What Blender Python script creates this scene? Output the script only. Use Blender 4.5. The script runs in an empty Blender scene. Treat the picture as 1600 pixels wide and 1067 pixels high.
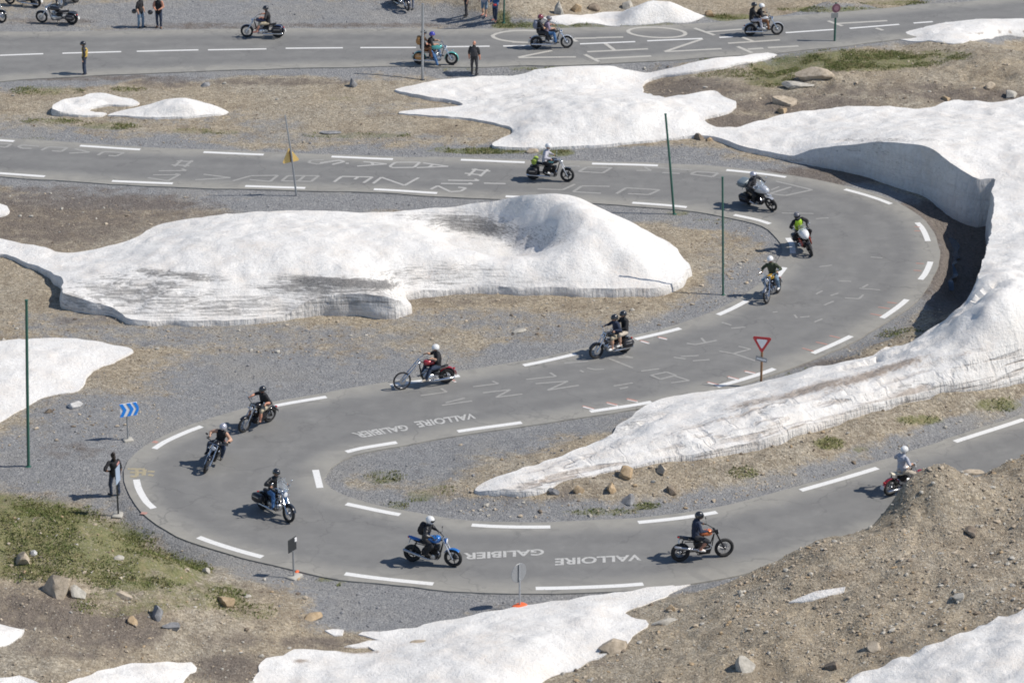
import bpy, bmesh, math, random
import numpy as np
from mathutils import Vector, Matrix, Euler
from mathutils.geometry import delaunay_2d_cdt

# ------------------------------------------------------------------ camera, sky, sun, exposure
SC = bpy.context.scene
COL = SC.collection
FPX, CAM_H, PITCH = 5254.0, 54.3, math.radians(22.0)      # focal length in pixels of a 1600 px wide frame
cam_d = bpy.data.cameras.new('camera'); cam = bpy.data.objects.new('camera', cam_d); COL.objects.link(cam)
cam_d.sensor_width = 36.0; cam_d.sensor_fit = 'HORIZONTAL'; cam_d.lens = FPX / 1600 * 36
cam_d.clip_start = 1.0; cam_d.clip_end = 5000
cam.location = (0, 0, CAM_H); cam.rotation_euler = (math.pi / 2 - PITCH, 0, 0)
SC.camera = cam
SUN_EL, SUN_AZ = math.radians(47), math.radians(94)        # azimuth clockwise from +Y: the sun stands to the right
world = bpy.data.worlds.new('World'); SC.world = world; world.use_nodes = True
wn = world.node_tree.nodes; wl = world.node_tree.links
sky_n = wn.new('ShaderNodeTexSky'); sky_n.sky_type = 'NISHITA'; sky_n.sun_disc = False
sky_n.sun_elevation = SUN_EL; sky_n.sun_rotation = SUN_AZ; sky_n.altitude = 2000
wl.new(sky_n.outputs[0], wn['Background'].inputs[0]); wn['Background'].inputs[1].default_value = 0.1
sun_d = bpy.data.lights.new('sun', 'SUN'); sun = bpy.data.objects.new('sun', sun_d); COL.objects.link(sun)
sun_d.energy = 3.9; sun_d.angle = math.radians(0.5); sun_d.color = (1, 0.94, 0.855)
sdir = Vector((math.sin(SUN_AZ) * math.cos(SUN_EL), math.cos(SUN_AZ) * math.cos(SUN_EL), math.sin(SUN_EL)))
sun.rotation_euler = sdir.to_track_quat('Z', 'Y').to_euler()
SC.view_settings.view_transform = 'Standard'; SC.view_settings.look = 'None'
SC.view_settings.gamma = 1; SC.view_settings.exposure = 0.2
SC.render.engine = 'CYCLES'
SC.cycles.max_bounces = 6; SC.cycles.filter_width = 1.8

# ------------------------------------------------------------------ measuring: photo pixel <-> place
CT, ST = math.cos(PITCH), math.sin(PITCH)
def unproj(px, py, z=0.0):
    px = np.asarray(px, float); py = np.asarray(py, float)
    u, v = px - 800, py - 533.5
    t = (CAM_H - z) / (FPX * ST + v * CT)
    return np.stack([u * t, (FPX * CT - v * ST) * t], -1)
def proj(x, y, z=0.0):
    dz = z - CAM_H
    d = y * CT - dz * ST
    return 800 + FPX * x / d, 533.5 + FPX * (-(y * ST) - dz * CT) / d
rng = np.random.default_rng(7)
_perm = rng.permutation(4096)
def _h(ix, iy, s): return _perm[(_perm[(ix + s * 131) & 4095] + iy) & 4095] / 4095.0
def vnoise(x, y, s=0):
    ix = np.floor(x).astype(int); iy = np.floor(y).astype(int); fx = x - ix; fy = y - iy
    fx = fx * fx * fx * (fx * (fx * 6 - 15) + 10); fy = fy * fy * fy * (fy * (fy * 6 - 15) + 10)
    a = _h(ix, iy, s); b = _h(ix + 1, iy, s); c = _h(ix, iy + 1, s); d = _h(ix + 1, iy + 1, s)
    return (a + (b - a) * fx) * (1 - fy) + (c + (d - c) * fx) * fy
def fbm(x, y, f, o=4, s=0, g=0.5):
    r = 0; a = 1; t = 0
    for i in range(o):
        r = r + a * (vnoise(x * f + 17.3 * i, y * f + 9.1 * i, s + i) - 0.5); t += a; a *= g; f *= 2.03
    return r / t
def sstep(a, b, x):
    t = np.clip((x - a) / (b - a), 0, 1); return t * t * (3 - 2 * t)
class TPS:
    def __init__(s, P, v, reg=0.02):
        P = np.asarray(P, float); v = np.asarray(v, float); n = len(P); s.P = P
        d = np.linalg.norm(P[:, None] - P[None], axis=2)
        K = np.zeros((n + 3, n + 3)); K[:n, :n] = s.k(d) + np.eye(n) * reg * n ** 0.5
        K[:n, n] = 1; K[:n, n + 1:] = P; K[n, :n] = 1; K[n + 1:, :n] = P.T
        s.w = np.linalg.lstsq(K, np.concatenate([v, np.zeros(3)]), rcond=None)[0]
    @staticmethod
    def k(d): return d * d * np.log(d + 1e-9)
    def __call__(s, X):
        X = np.asarray(X, float); out = np.empty(len(X)); n = len(s.P)
        for i in range(0, len(X), 20000):
            x = X[i:i + 20000]
            d = np.sqrt(((x[:, None, :] - s.P[None]) ** 2).sum(2))
            out[i:i + 20000] = s.k(d) @ s.w[:n] + s.w[n] + x @ s.w[n + 1:]
        return out
def seg_dist(X, poly, closed=True):
    A = np.asarray(poly, float); B = np.roll(A, -1, 0)
    if not closed: A, B = A[:-1], B[:-1]
    D = B - A; L = (D ** 2).sum(1) + 1e-12; out = np.empty(len(X))
    for i in range(0, len(X), 20000):
        x = X[i:i + 20000, None, :] - A[None]
        t = np.clip((x * D).sum(2) / L, 0, 1)
        out[i:i + 20000] = np.sqrt(((x - t[..., None] * D) ** 2).sum(2).min(1))
    return out
def inside(X, poly):
    A = np.asarray(poly, float); B = np.roll(A, -1, 0); out = np.zeros(len(X), bool)
    for a, b in zip(A, B):
        c = (a[1] > X[:, 1]) != (b[1] > X[:, 1])
        if a[1] != b[1]:
            out ^= c & (X[:, 0] < (b[0] - a[0]) * (X[:, 1] - a[1]) / (b[1] - a[1]) + a[0])
    return out
def catmull(P, step=0.5, closed=False):
    P = np.asarray(P, float); n = len(P); out = []
    for i in range(n if closed else n - 1):
        p0 = P[(i - 1) % n] if closed or i > 0 else 2 * P[0] - P[1]
        p1 = P[i]; p2 = P[(i + 1) % n]
        p3 = P[(i + 2) % n] if closed or i + 2 < n else 2 * P[-1] - P[-2]
        k = max(1, int(np.linalg.norm(p2[:2] - p1[:2]) / step))
        a = [np.linalg.norm(q[:2] - p[:2]) ** 0.5 + 1e-6 for p, q in ((p0, p1), (p1, p2), (p2, p3))]
        m1 = ((p1 - p0) / a[0] - (p2 - p0) / (a[0] + a[1]) + (p2 - p1) / a[1]) * a[1]
        m2 = ((p2 - p1) / a[1] - (p3 - p1) / (a[1] + a[2]) + (p3 - p2) / a[2]) * a[1]
        for j in range(k):
            t = j / k
            out.append((2 * t**3 - 3 * t**2 + 1) * p1 + (t**3 - 2 * t**2 + t) * m1 + (-2 * t**3 + 3 * t**2) * p2 + (t**3 - t**2) * m2)
    if not closed: out.append(P[-1])
    return np.array(out)

# ------------------------------------------------------------------ road lines (photo measurements turned into metres)
A_PX = [(1760,596),(1680,626),(1600,655),(1492,690),(1371,731),(1251,766),(1120,800),(997,816),(860,823),(737,820),(625,804),(541,785),(503,766),(490,747),
        (503,728),(541,706),(620,691),(715,674),(815,660),(922,643),(1018,628),(1120,604),(1200,580),(1270,552),(1330,525),(1378,497),
        (1417,468),(1440,437),(1454,407),(1450,377),(1433,347),(1392,319),(1320,296),(1228,277),(1135,266),(1028,259),(925,256),(820,254),
        (720,250),(614,249),(518,245),(412,242),(318,238),(219,234),(125,228),(22,221),(-80,214),(-200,207)]
B_PX = [(1760,690),(1680,720),(1600,748),(1492,783),(1371,824),(1251,862),(1120,896),(1005,912),(920,917),(837,919),(760,918),(677,912),(539,896),(410,870),(310,839),
        (262,815),(229,784),(213,750),(218,722),(241,700),(275,682),(315,666),(368,650),(430,634),(510,620),(610,602),(710,588),(818,571),(900,553),(993,530),(1063,513),(1122,492),
        (1167,470),(1205,443),(1226,420),(1238,395),(1233,373),(1203,350),(1147,336),(1073,324),(988,317),(885,311),(790,307),(683,302),(584,296),(477,294),
        (383,291),(270,287),(175,283),(70,276),(0,271),(-90,265),(-200,257)]
A_W = catmull(unproj(*np.array(A_PX).T), 0.6); B_W = catmull(unproj(*np.array(B_PX).T), 0.6)
def offset(L, d):
    T = np.gradient(L, axis=0); T /= np.linalg.norm(T, axis=1)[:, None] + 1e-9
    N = np.stack([-T[:, 1], T[:, 0]], 1)
    return L + N * (np.asarray(d)[:, None] if np.ndim(d) else d)
def ragged(L, amp, s):
    a = np.arange(len(L)) * 0.6
    return amp * 2 * fbm(a, a * 0 + s, 0.5, 4, s)
EA = offset(A_W, -0.42 + ragged(A_W, 0.16, 3)); EB = offset(B_W, 0.45 + ragged(B_W, 0.16, 5))
ROAD = np.concatenate([EA, EB[::-1]])
TU = [(-200,50),(0,49),(200,48),(400,46),(600,45),(780,45),(850,46),(930,43),(1000,41),(1100,36),(1200,28),(1300,20),(1400,12),(1500,3),(1600,-7),(1760,-24)]
TL = [(-200,136),(0,127),(100,121),(200,116),(300,112),(400,109),(500,106),(640,103),(760,105),(800,103),(900,101),(1000,97),(1100,91),(1200,84),(1300,74),(1400,63),(1500,52),(1600,41),(1760,24)]
TU_W = catmull(unproj(*np.array(TU).T), 0.8); TL_W = catmull(unproj(*np.array(TL).T), 0.8)
TU_W = offset(TU_W, ragged(TU_W, 0.2, 8)); TL_W = offset(TL_W, ragged(TL_W, 0.22, 9))
TOPROAD = np.concatenate([TU_W, TL_W[::-1]])
def road_dist_exact(X):
    d = np.minimum(seg_dist(X, ROAD[::2]), seg_dist(X, TOPROAD[::2]))
    ins = inside(X, ROAD) | inside(X, TOPROAD)
    return np.where(ins, -d, d)
class Field:
    """a function of the ground plan sampled every 25 cm and read back bilinearly"""
    X0, Y0, ST, NX, NY = -60.0, 70.0, .25, 481, 601
    gx, gy = np.meshgrid(X0 + ST * np.arange(NX), Y0 + ST * np.arange(NY))
    P = np.stack([gx.ravel(), gy.ravel()], 1)
    def __init__(s, f): s.g = f(s.P).reshape(s.NY, s.NX)
    def __call__(s, X):
        X = np.atleast_2d(np.asarray(X, float))
        u = np.clip((X[:, 0] - s.X0) / s.ST, 0, s.NX - 1.001); v = np.clip((X[:, 1] - s.Y0) / s.ST, 0, s.NY - 1.001)
        i = u.astype(int); j = v.astype(int); a = u - i; b = v - j; g = s.g
        return (g[j, i] * (1 - a) + g[j, i + 1] * a) * (1 - b) + (g[j + 1, i] * (1 - a) + g[j + 1, i + 1] * a) * b
def _coarse_then_fine(P):
    out = np.full(len(P), 15.0); c = (np.abs(P[:, 0]) < 45) & (P[:, 1] > 88) & (P[:, 1] < 202)
    out[c] = road_dist_exact(P[c]); return out
road_dist = Field(_coarse_then_fine)

# ------------------------------------------------------------------ relief
HILL = [# near left grassy hill
 (-150,770,2.9),(0,785,2.5),(60,795,2.4),(120,808,2.1),(170,830,1.8),(240,868,1.4),(300,900,1.1),(350,925,.9),(400,945,.7),(450,970,.5),(500,988,.25),
 (0,802,0),(60,810,0),(120,822,0),(170,845,0),(230,880,0),(0,720,0),(100,740,0),(50,690,0),(-120,800,0),(-120,720,0),
 (-150,900,2.9),(0,870,2.6),(90,920,2.2),(200,900,1.8),(300,960,1.2),(100,1000,1.8),(0,1067,2.0),(-150,1100,2.2),(250,1040,1.0),(400,1010,.6),(400,1067,.5),(200,1130,1.2),(600,1040,.2),(750,1000,.15),(700,1120,.3),
 # near right stony hill with its mound
 (1110,905,.45),(1200,866,1.0),(1300,836,1.5),(1370,812,1.8),(1400,782,2.5),(1416,752,3.1),(1442,732,3.5),(1476,727,3.5),(1508,742,2.9),(1560,728,2.3),(1600,712,2.3),(1750,660,2.4),
 (1100,960,.8),(1200,960,1.4),(1300,930,1.8),(1400,860,2.3),(1500,800,2.5),(1600,800,2.6),(1600,950,2.6),(1450,980,2.0),(1300,1050,1.5),(1000,1040,.7),(900,1060,.45),(950,1010,.5),(1750,900,3.0),(1600,1100,2.5),(1000,1130,.8),
 # bank between the low road and the long snow bank
 (1700,570,1.1),(1600,602,1.0),(1400,650,.75),(1200,705,.6),(1050,730,.5),(900,765,.4),(780,785,.3),(700,750,.25),(640,745,.12),(1600,628,.6),(1300,712,.4),
 # gully inside the cut snow wall
 (1475,340,-.5),(1500,370,-1.0),(1490,400,-1.1),(1510,400,-1.1),(1495,440,-1.1),(1480,465,-.9),(1480,385,-.9),
 # hill right under the top road
 (1250,76,.35),(1320,65,.55),(1450,46,.6),(1600,22,.6),(1750,0,.8),(1100,135,.45),(1300,110,.9),(1500,110,.9),(1600,80,.9),(1250,160,.5),(1500,155,.6),(1750,120,.9),
 # bank above the top road
 (800,5,.9),(850,22,.5),(900,10,1.2),(1000,4,1.3),(1100,8,1.0),(1250,5,.7),(1350,-10,.9),(1500,-30,1.2),(900,-60,4.5),(1100,-60,4.5),(1300,-70,4.0),(1600,-90,4.0),(820,-60,2.0),
 (650,-60,0),(400,-60,0),(100,-60,0),(500,10,0),(200,10,0),(700,20,0),(-150,0,0),
 # flats
 (200,160,.1),(500,180,.1),(700,190,.15),(50,200,0),(900,190,.3),(1000,170,.4),(100,340,.05),(300,400,.1),(600,400,.1),(900,400,.1),(1100,400,.05),(100,560,.1),(60,640,.05),(300,560,.0),(700,520,.0),(1700,300,.6),(1700,450,.6),(1600,200,.5),(1650,520,.8),(1300,200,.2)]
_hp = np.array(HILL, float)
_hxy = np.stack([unproj(a, b, c) for a, b, c in HILL])
_za = np.concatenate([A_W[::8], B_W[::8], TU_W[::8], TL_W[::8]])
_tps = TPS(np.concatenate([_hxy, _za]), np.concatenate([_hp[:, 2], np.zeros(len(_za))]), 0.004)
_tps = Field(_tps)
def relief(X, d=None, full=False):
    X = np.atleast_2d(np.asarray(X, float)); x, y = X[:, 0], X[:, 1]
    if d is None: d = road_dist(X)
    fade = 1 - sstep(6, 40, np.maximum(np.abs(x) - 32, np.maximum(y - 196, 92 - y)))
    z = np.clip(_tps(X), -1.3, 5.5); z = z * fade * np.where(z < 0, sstep(0.05, .9, d), sstep(0.1, 2.0, d))
    rough = sstep(0.3, 2.5, d)
    lumpy = np.clip(z, 0.12, 1.0)
    z = z + rough * (0.26 * lumpy * fbm(x, y, 0.55, 4, 1) * 2 + 0.085 * fbm(x, y, 2.0, 4, 2) * 2 * (0.35 + lumpy)) - 0.045
    return np.where(d < 0, -0.06, z - 0.0 * d)
def hit(px, py, dz=0.0):
    px = np.atleast_1d(np.asarray(px, float)); py = np.atleast_1d(np.asarray(py, float)); z = np.zeros(len(px))
    for _ in range(7):
        p = unproj(px, py, z + dz); z = 0.5 * z + 0.5 * relief(p) if _ else relief(p)
    p = unproj(px, py, z + dz)
    return np.concatenate([p, z[:, None]], 1)
def spot(px, py, dz=0.0): return Vector(hit(px, py, dz)[0])

# ------------------------------------------------------------------ materials
MATS = {}
def nodes(name):
    m = bpy.data.materials.new(name); m.use_nodes = True
    nt = m.node_tree; return m, nt, nt.nodes['Principled BSDF'], nt.links
def mat(name, col, rough=0.6, metal=0.0, var=0.12, scale=18.0, bump=0.0, spec=None, trans=0.0, alpha=1.0, coat=0.0):
    if name in MATS: return MATS[name]
    m, nt, b, L = nodes(name)
    tc = nt.nodes.new('ShaderNodeTexCoord'); n = nt.nodes.new('ShaderNodeTexNoise'); n.inputs['Scale'].default_value = scale; n.inputs['Detail'].default_value = 4
    L.new(tc.outputs['Object'], n.inputs['Vector'])
    mx = nt.nodes.new('ShaderNodeMix'); mx.data_type = 'RGBA'
    mx.inputs[6].default_value = (*[c * (1 - var) for c in col], 1); mx.inputs[7].default_value = (*[min(1, c * (1 + var)) for c in col], 1)
    L.new(n.outputs['Fac'], mx.inputs[0]); L.new(mx.outputs[2], b.inputs['Base Color'])
    b.inputs['Roughness'].default_value = rough; b.inputs['Metallic'].default_value = metal
    if trans: b.inputs['Transmission Weight'].default_value = trans
    if coat: b.inputs['Coat Weight'].default_value = coat
    b.inputs['Alpha'].default_value = alpha
    if bump:
        bp = nt.nodes.new('ShaderNodeBump'); bp.inputs['Strength'].default_value = bump; bp.inputs['Distance'].default_value = 0.02
        L.new(n.outputs['Fac'], bp.inputs['Height']); L.new(bp.outputs[0], b.inputs['Normal'])
    MATS[name] = m; return m
def ramp(nt, pts):
    r = nt.nodes.new('ShaderNodeValToRGB'); e = r.color_ramp.elements
    e[0].position, e[0].color = pts[0][0], (*pts[0][1], 1); e[1].position, e[1].color = pts[-1][0], (*pts[-1][1], 1)
    for p, c in pts[1:-1]:
        q = e.new(p); q.color = (*c, 1)
    return r
class NG:
    """small helper for node graphs in world metres"""
    def __init__(s, nt): s.nt = nt; s.L = nt.links; g = nt.nodes.new('ShaderNodeNewGeometry'); s.pos = g.outputs['Position']
    def noise(s, scale, detail=5, rough=0.55, stretch=None, dist=0.0):
        n = s.nt.nodes.new('ShaderNodeTexNoise'); n.inputs['Scale'].default_value = scale; n.inputs['Detail'].default_value = detail; n.inputs['Roughness'].default_value = rough
        n.inputs['Distortion'].default_value = dist
        src = s.pos
        if stretch:
            mp = s.nt.nodes.new('ShaderNodeMapping'); mp.inputs['Scale'].default_value = stretch[:3]
            if len(stretch) > 3: mp.inputs['Rotation'].default_value = (0, 0, stretch[3])
            s.L.new(s.pos, mp.inputs[0]); src = mp.outputs[0]
        s.L.new(src, n.inputs['Vector']); return n.outputs['Fac']
    def attr(s, name):
        a = s.nt.nodes.new('ShaderNodeAttribute'); a.attribute_name = name; return a.outputs['Fac']
    def math(s, op, a, b=None, clamp=False):
        n = s.nt.nodes.new('ShaderNodeMath'); n.operation = op; n.use_clamp = clamp
        for i, v in enumerate((a, b)):
            if v is None: continue
            if isinstance(v, (int, float)): n.inputs[i].default_value = v
            else: s.L.new(v, n.inputs[i])
        return n.outputs[0]
    def rng(s, v, a, b, c=0.0, d=1.0):
        n = s.nt.nodes.new('ShaderNodeMapRange'); s.L.new(v, n.inputs[0])
        for i, q in enumerate((a, b, c, d)): n.inputs[i + 1].default_value = q
        return n.outputs[0]
    def ramp(s, v, pts): r = ramp(s.nt, pts); s.L.new(v, r.inputs[0]); return r.outputs[0]
    def mix(s, f, a, b, mode='MIX'):
        n = s.nt.nodes.new('ShaderNodeMix'); n.data_type = 'RGBA'; n.blend_type = mode
        for i, v in ((0, f), (6, a), (7, b)):
            if isinstance(v, (int, float)): n.inputs[i].default_value = v
            elif isinstance(v, tuple): n.inputs[i].default_value = (*v, 1)
            else: s.L.new(v, n.inputs[i])
        return n.outputs[2]
    def bump(s, h, strength, dist, normal=None):
        n = s.nt.nodes.new('ShaderNodeBump'); n.inputs['Strength'].default_value = strength; n.inputs['Distance'].default_value = dist
        s.L.new(h, n.inputs['Height'])
        if normal is not None: s.L.new(normal, n.inputs['Normal'])
        return n.outputs[0]

def ground_material():
    m, nt, b, L = nodes('stony ground'); g = NG(nt)
    big, mid, fine, tiny = g.noise(0.22, 5), g.noise(1.3, 6, .6), g.noise(7, 6, .65), g.noise(34, 3, .7)
    def cells(sc, rnd=1.0):
        v = nt.nodes.new('ShaderNodeTexVoronoi'); v.inputs['Scale'].default_value = sc; v.inputs['Randomness'].default_value = rnd
        w = nt.nodes.new('ShaderNodeVectorMath'); w.operation = 'MULTIPLY_ADD'; q = nt.nodes.new('ShaderNodeTexNoise'); q.inputs['Scale'].default_value = sc * 1.4; L.new(g.pos, q.inputs['Vector'])
        L.new(q.outputs['Color'], w.inputs[0]); w.inputs[1].default_value = (.6 / sc,) * 3; L.new(g.pos, w.inputs[2]); L.new(w.outputs[0], v.inputs['Vector'])
        bw = nt.nodes.new('ShaderNodeSeparateColor'); L.new(v.outputs['Color'], bw.inputs[0]); return bw.outputs[0], v.outputs['Distance']
    s1, d1 = cells(4.2); s2, d2 = cells(11.0)
    dirt = g.ramp(mid, [(.28, (0.268, 0.217, 0.155)), (.5, (0.405, 0.338, 0.247)), (.72, (0.536, 0.459, 0.343))])
    dirt = g.mix(g.rng(fine, .38, .68), dirt, g.ramp(tiny, [(.32, (0.156, 0.125, 0.090)), (.5, (0.418, 0.351, 0.256)), (.72, (0.698, 0.605, 0.455))]))
    dirt = g.mix(.55, dirt, g.ramp(s2, [(.0, (0.187, 0.151, 0.110)), (.35, (0.362, 0.302, 0.225)), (.75, (0.473, 0.405, 0.303)), (1, (0.698, 0.610, 0.472))]))
    dirt = g.mix(g.math('MULTIPLY', g.rng(s1, .62, .75), g.rng(d1, .45, .25)), dirt, g.ramp(fine, [(.3, (0.411, 0.333, 0.225)), (.7, (0.673, 0.575, 0.421))]))
    dirt = g.mix(g.rng(big, .42, .66, 0, .6), dirt, g.ramp(s2, [(0, (0.237, 0.215, 0.179)), (.6, (0.411, 0.377, 0.314)), (1, (0.586, 0.544, 0.460))]))
    dirt = g.mix(g.rng(g.noise(.5, 5, .65), .5, .66, 0, .5), dirt, (0.206, 0.163, 0.118))
    grav = g.ramp(fine, [(.3, (0.226, 0.230, 0.237)), (.5, (0.316, 0.318, 0.321)), (.72, (0.412, 0.409, 0.399))])
    grav = g.mix(.5, grav, g.ramp(s2, [(0, (0.153, 0.157, 0.165)), (.5, (0.288, 0.291, 0.295)), (.85, (0.384, 0.381, 0.374)), (1, (0.588, 0.577, 0.550))]))
    grav = g.mix(g.rng(tiny, .35, .7, 0, .6), grav, g.ramp(g.noise(55, 2, .8), [(.3, (0.169, 0.174, 0.182)), (.55, (0.339, 0.338, 0.341)), (.78, (0.588, 0.577, 0.550))]))
    grav = g.mix(g.rng(mid, .45, .72, 0, .5), grav, (0.226, 0.226, 0.231)); grav = g.mix(g.rng(big, .5, .68, 0, .4), grav, (0.373, 0.347, 0.303))
    c = g.mix(g.rng(g.math('ADD', g.attr('gravel'), g.math('ADD', g.math('MULTIPLY', g.math('SUBTRACT', fine, .5), .9), g.math('MULTIPLY', g.math('SUBTRACT', mid, .5), 1.5))), .25, .75), dirt, grav)
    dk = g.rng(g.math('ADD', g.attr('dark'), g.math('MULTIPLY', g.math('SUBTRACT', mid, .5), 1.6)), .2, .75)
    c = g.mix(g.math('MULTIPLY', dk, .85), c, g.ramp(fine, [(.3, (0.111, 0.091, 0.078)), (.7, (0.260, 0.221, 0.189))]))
    gm = g.rng(g.math('ADD', g.math('MULTIPLY', g.attr('grass'), .9), g.math('ADD', g.math('MULTIPLY', g.math('SUBTRACT', fine, .5), 1.3), g.math('MULTIPLY', g.math('SUBTRACT', mid, .5), 1.3))), .35, .85)
    gc = g.ramp(g.noise(2.6, 6, .7), [(.3, (.12, .15, .045)), (.5, (.19, .2, .075)), (.7, (.31, .265, .14))])
    c = g.mix(g.math('MULTIPLY', gm, .8), c, gc)
    L.new(c, b.inputs['Base Color']); b.inputs['Roughness'].default_value = 0.95; b.inputs['Specular IOR Level'].default_value = 0.15
    n1 = g.bump(fine, .75, .15); n1 = g.bump(g.math('MULTIPLY', d2, -1.0), .6, .06, n1); n2 = g.bump(tiny, .65, .05, n1); L.new(n2, b.inputs['Normal'])
    return m
def road_material():
    m, nt, b, L = nodes('worn asphalt'); g = NG(nt)
    big, mid, tiny = g.noise(0.35, 4), g.noise(2.0, 5, .6), g.noise(60, 2, .8)
    st = g.noise(1.0, 5, .6, (.7, 1.0, 1))
    c = g.ramp(st, [(.3, (0.201, 0.199, 0.192)), (.55, (0.245, 0.243, 0.232)), (.75, (0.293, 0.289, 0.272))])
    c = g.mix(g.rng(mid, .4, .75, 0, .5), c, (0.230, 0.228, 0.217))
    c = g.mix(g.rng(big, .5, .72, 0, .55), c, (0.182, 0.180, 0.175))
    e = g.rng(g.math('ADD', g.attr('edge'), g.math('MULTIPLY', g.math('SUBTRACT', st, .5), .6)), .2, 1.0, 0, .9)
    c = g.mix(e, c, g.ramp(mid, [(.3, (.325, .31, .275)), (.7, (.40, .382, .335))]))
    pt = g.noise(.55, 3, .5, None, 1.2)
    c = g.mix(g.rng(pt, .56, .6, 0, .22), c, (.145, .144, .142)); c = g.mix(g.rng(g.noise(.8, 3, .5, None, .8), .60, .63, 0, .18), c, (.27, .265, .25))
    c = g.mix(g.math('MULTIPLY', g.attr('lane'), g.rng(mid, .3, .7, .25, .75)), c, (.15, .149, .147))
    vo = nt.nodes.new('ShaderNodeTexVoronoi'); vo.feature = 'DISTANCE_TO_EDGE'; vo.inputs['Scale'].default_value = .32; wv = nt.nodes.new('ShaderNodeVectorMath'); wv.operation = 'ADD'; nn = nt.nodes.new('ShaderNodeTexNoise'); nn.inputs['Scale'].default_value = 1.6
    L.new(g.pos, nn.inputs['Vector']); L.new(g.pos, wv.inputs[0]); L.new(nn.outputs['Color'], wv.inputs[1]); L.new(wv.outputs[0], vo.inputs['Vector'])
    c = g.mix(g.math('MULTIPLY', g.rng(vo.outputs['Distance'], .004, .016, 1, 0), g.rng(big, .42, .58, 0, .45)), c, (.1, .1, .1))
    c = g.mix(g.rng(tiny, .3, .75, .0, .55), c, g.ramp(g.noise(85, 1, .5), [(.3, (.12, .12, .118)), (.7, (.32, .316, .305))]))
    L.new(c, b.inputs['Base Color']); b.inputs['Roughness'].default_value = 0.85; b.inputs['Specular IOR Level'].default_value = 0.3
    L.new(g.bump(tiny, .35, .012), b.inputs['Normal'])
    return m
_bd = unproj(1500, 600) - unproj(900, 735); BANK_DIR = math.atan2(_bd[1], _bd[0])
def snow_material():
    m, nt, b, L = nodes('old snow'); g = NG(nt)
    a, f, t = g.noise(0.8, 6, .6), g.noise(6.5, 5, .6), g.noise(26, 4, .7)
    strat = g.noise(2.6, 8, .72, (.22, 1.5, 7.0), .7)
    c = g.ramp(f, [(.28, (.72, .70, .665)), (.5, (.825, .808, .775)), (.75, (.88, .868, .84))])
    tan = g.math('MULTIPLY', g.rng(a, .45, .7), g.rng(f, .33, .62))
    c = g.mix(g.math('MULTIPLY', tan, .5), c, (.66, .56, .46))
    c = g.mix(g.rng(t, .52, .75, 0, .4), c, (.5, .48, .46))
    dirt = g.attr('dirt')  # soot and dirt; in the big mound's hollow it also carries painted shade
    d1 = g.rng(g.math('ADD', dirt, g.math('MULTIPLY', g.math('SUBTRACT', strat, .5), 4.0)), .35, .95)
    d1 = g.math('MULTIPLY', g.math('MULTIPLY', d1, g.rng(dirt, .0, .3)), g.rng(t, .25, .6, .55, 1.0))
    c = g.mix(g.math('MULTIPLY', d1, .93), c, g.mix(g.rng(dirt, .6, 1.2), g.ramp(f, [(.3, (.16, .155, .15)), (.7, (.36, .345, .325))]), g.ramp(f, [(.3, (.03, .03, .033)), (.7, (.15, .145, .14))])))
    br = g.rng(g.math('ADD', g.attr('brown'), g.math('MULTIPLY', g.math('SUBTRACT', f, .5), 1.6)), .3, .9)
    c = g.mix(g.math('MULTIPLY', g.math('MULTIPLY', br, g.rng(g.attr('brown'), 0, .2)), .8), c, g.ramp(t, [(.3, (.16, .115, .085)), (.7, (.42, .33, .255))]))
    # melted layers that run along the old ploughed bank
    def layers(sc, det, stretch):
        mp = nt.nodes.new('ShaderNodeMapping'); mp.vector_type = 'TEXTURE'; mp.inputs['Rotation'].default_value = (0, 0, BANK_DIR); mp.inputs['Scale'].default_value = stretch
        n = nt.nodes.new('ShaderNodeTexNoise'); n.inputs['Scale'].default_value = sc; n.inputs['Detail'].default_value = det; n.inputs['Distortion'].default_value = .5
        L.new(g.pos, mp.inputs[0]); L.new(mp.outputs[0], n.inputs['Vector']); return n.outputs['Fac']
    cr = g.attr('crack'); la, lb = layers(1.0, 5, (5.0, .55, .3)), layers(1.0, 4, (.45, 2.2, 1.4))
    ck = g.math('MULTIPLY', g.rng(la, .52, .66), cr); cv = g.math('MULTIPLY', g.rng(lb, .56, .7), cr)
    c = g.mix(g.math('MULTIPLY', ck, .75), c, g.ramp(f, [(.3, (.3, .235, .18)), (.7, (.56, .48, .41))]))
    c = g.mix(g.math('MULTIPLY', cv, .22), c, (.48, .43, .38))
    L.new(c, b.inputs['Base Color']); b.inputs['Roughness'].default_value = 0.8; b.inputs['Specular IOR Level'].default_value = 0.2
    gn = nt.nodes.new('ShaderNodeNewGeometry'); sp_ = nt.nodes.new('ShaderNodeSeparateXYZ'); L.new(gn.outputs['True Normal'], sp_.inputs[0])
    steep = g.rng(g.math('ABSOLUTE', sp_.outputs[2]), .15, .55, 1, 0); gr = g.noise(5.0, 4, .6, (1, 1, .13)); ly = g.noise(1.0, 5, .6, (.4, .4, 5.0))
    c = g.mix(g.math('MULTIPLY', steep, g.rng(ly, .5, .68, 0, .22)), c, (.42, .39, .36)); c = g.mix(g.math('MULTIPLY', steep, g.rng(gr, .52, .7, 0, .15)), c, (.5, .49, .48)); L.new(c, b.inputs['Base Color'])
    n1 = g.bump(f, .42, .12); n1 = g.bump(g.math('MULTIPLY', gr, steep), .8, .25, n1); n2 = g.bump(t, .5, .035, n1); n3 = g.bump(g.math('ADD', g.math('MULTIPLY', ck, -1.0), g.math('MULTIPLY', cv, -.7)), .7, .12, n2); L.new(n3, b.inputs['Normal'])
    return m
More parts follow.
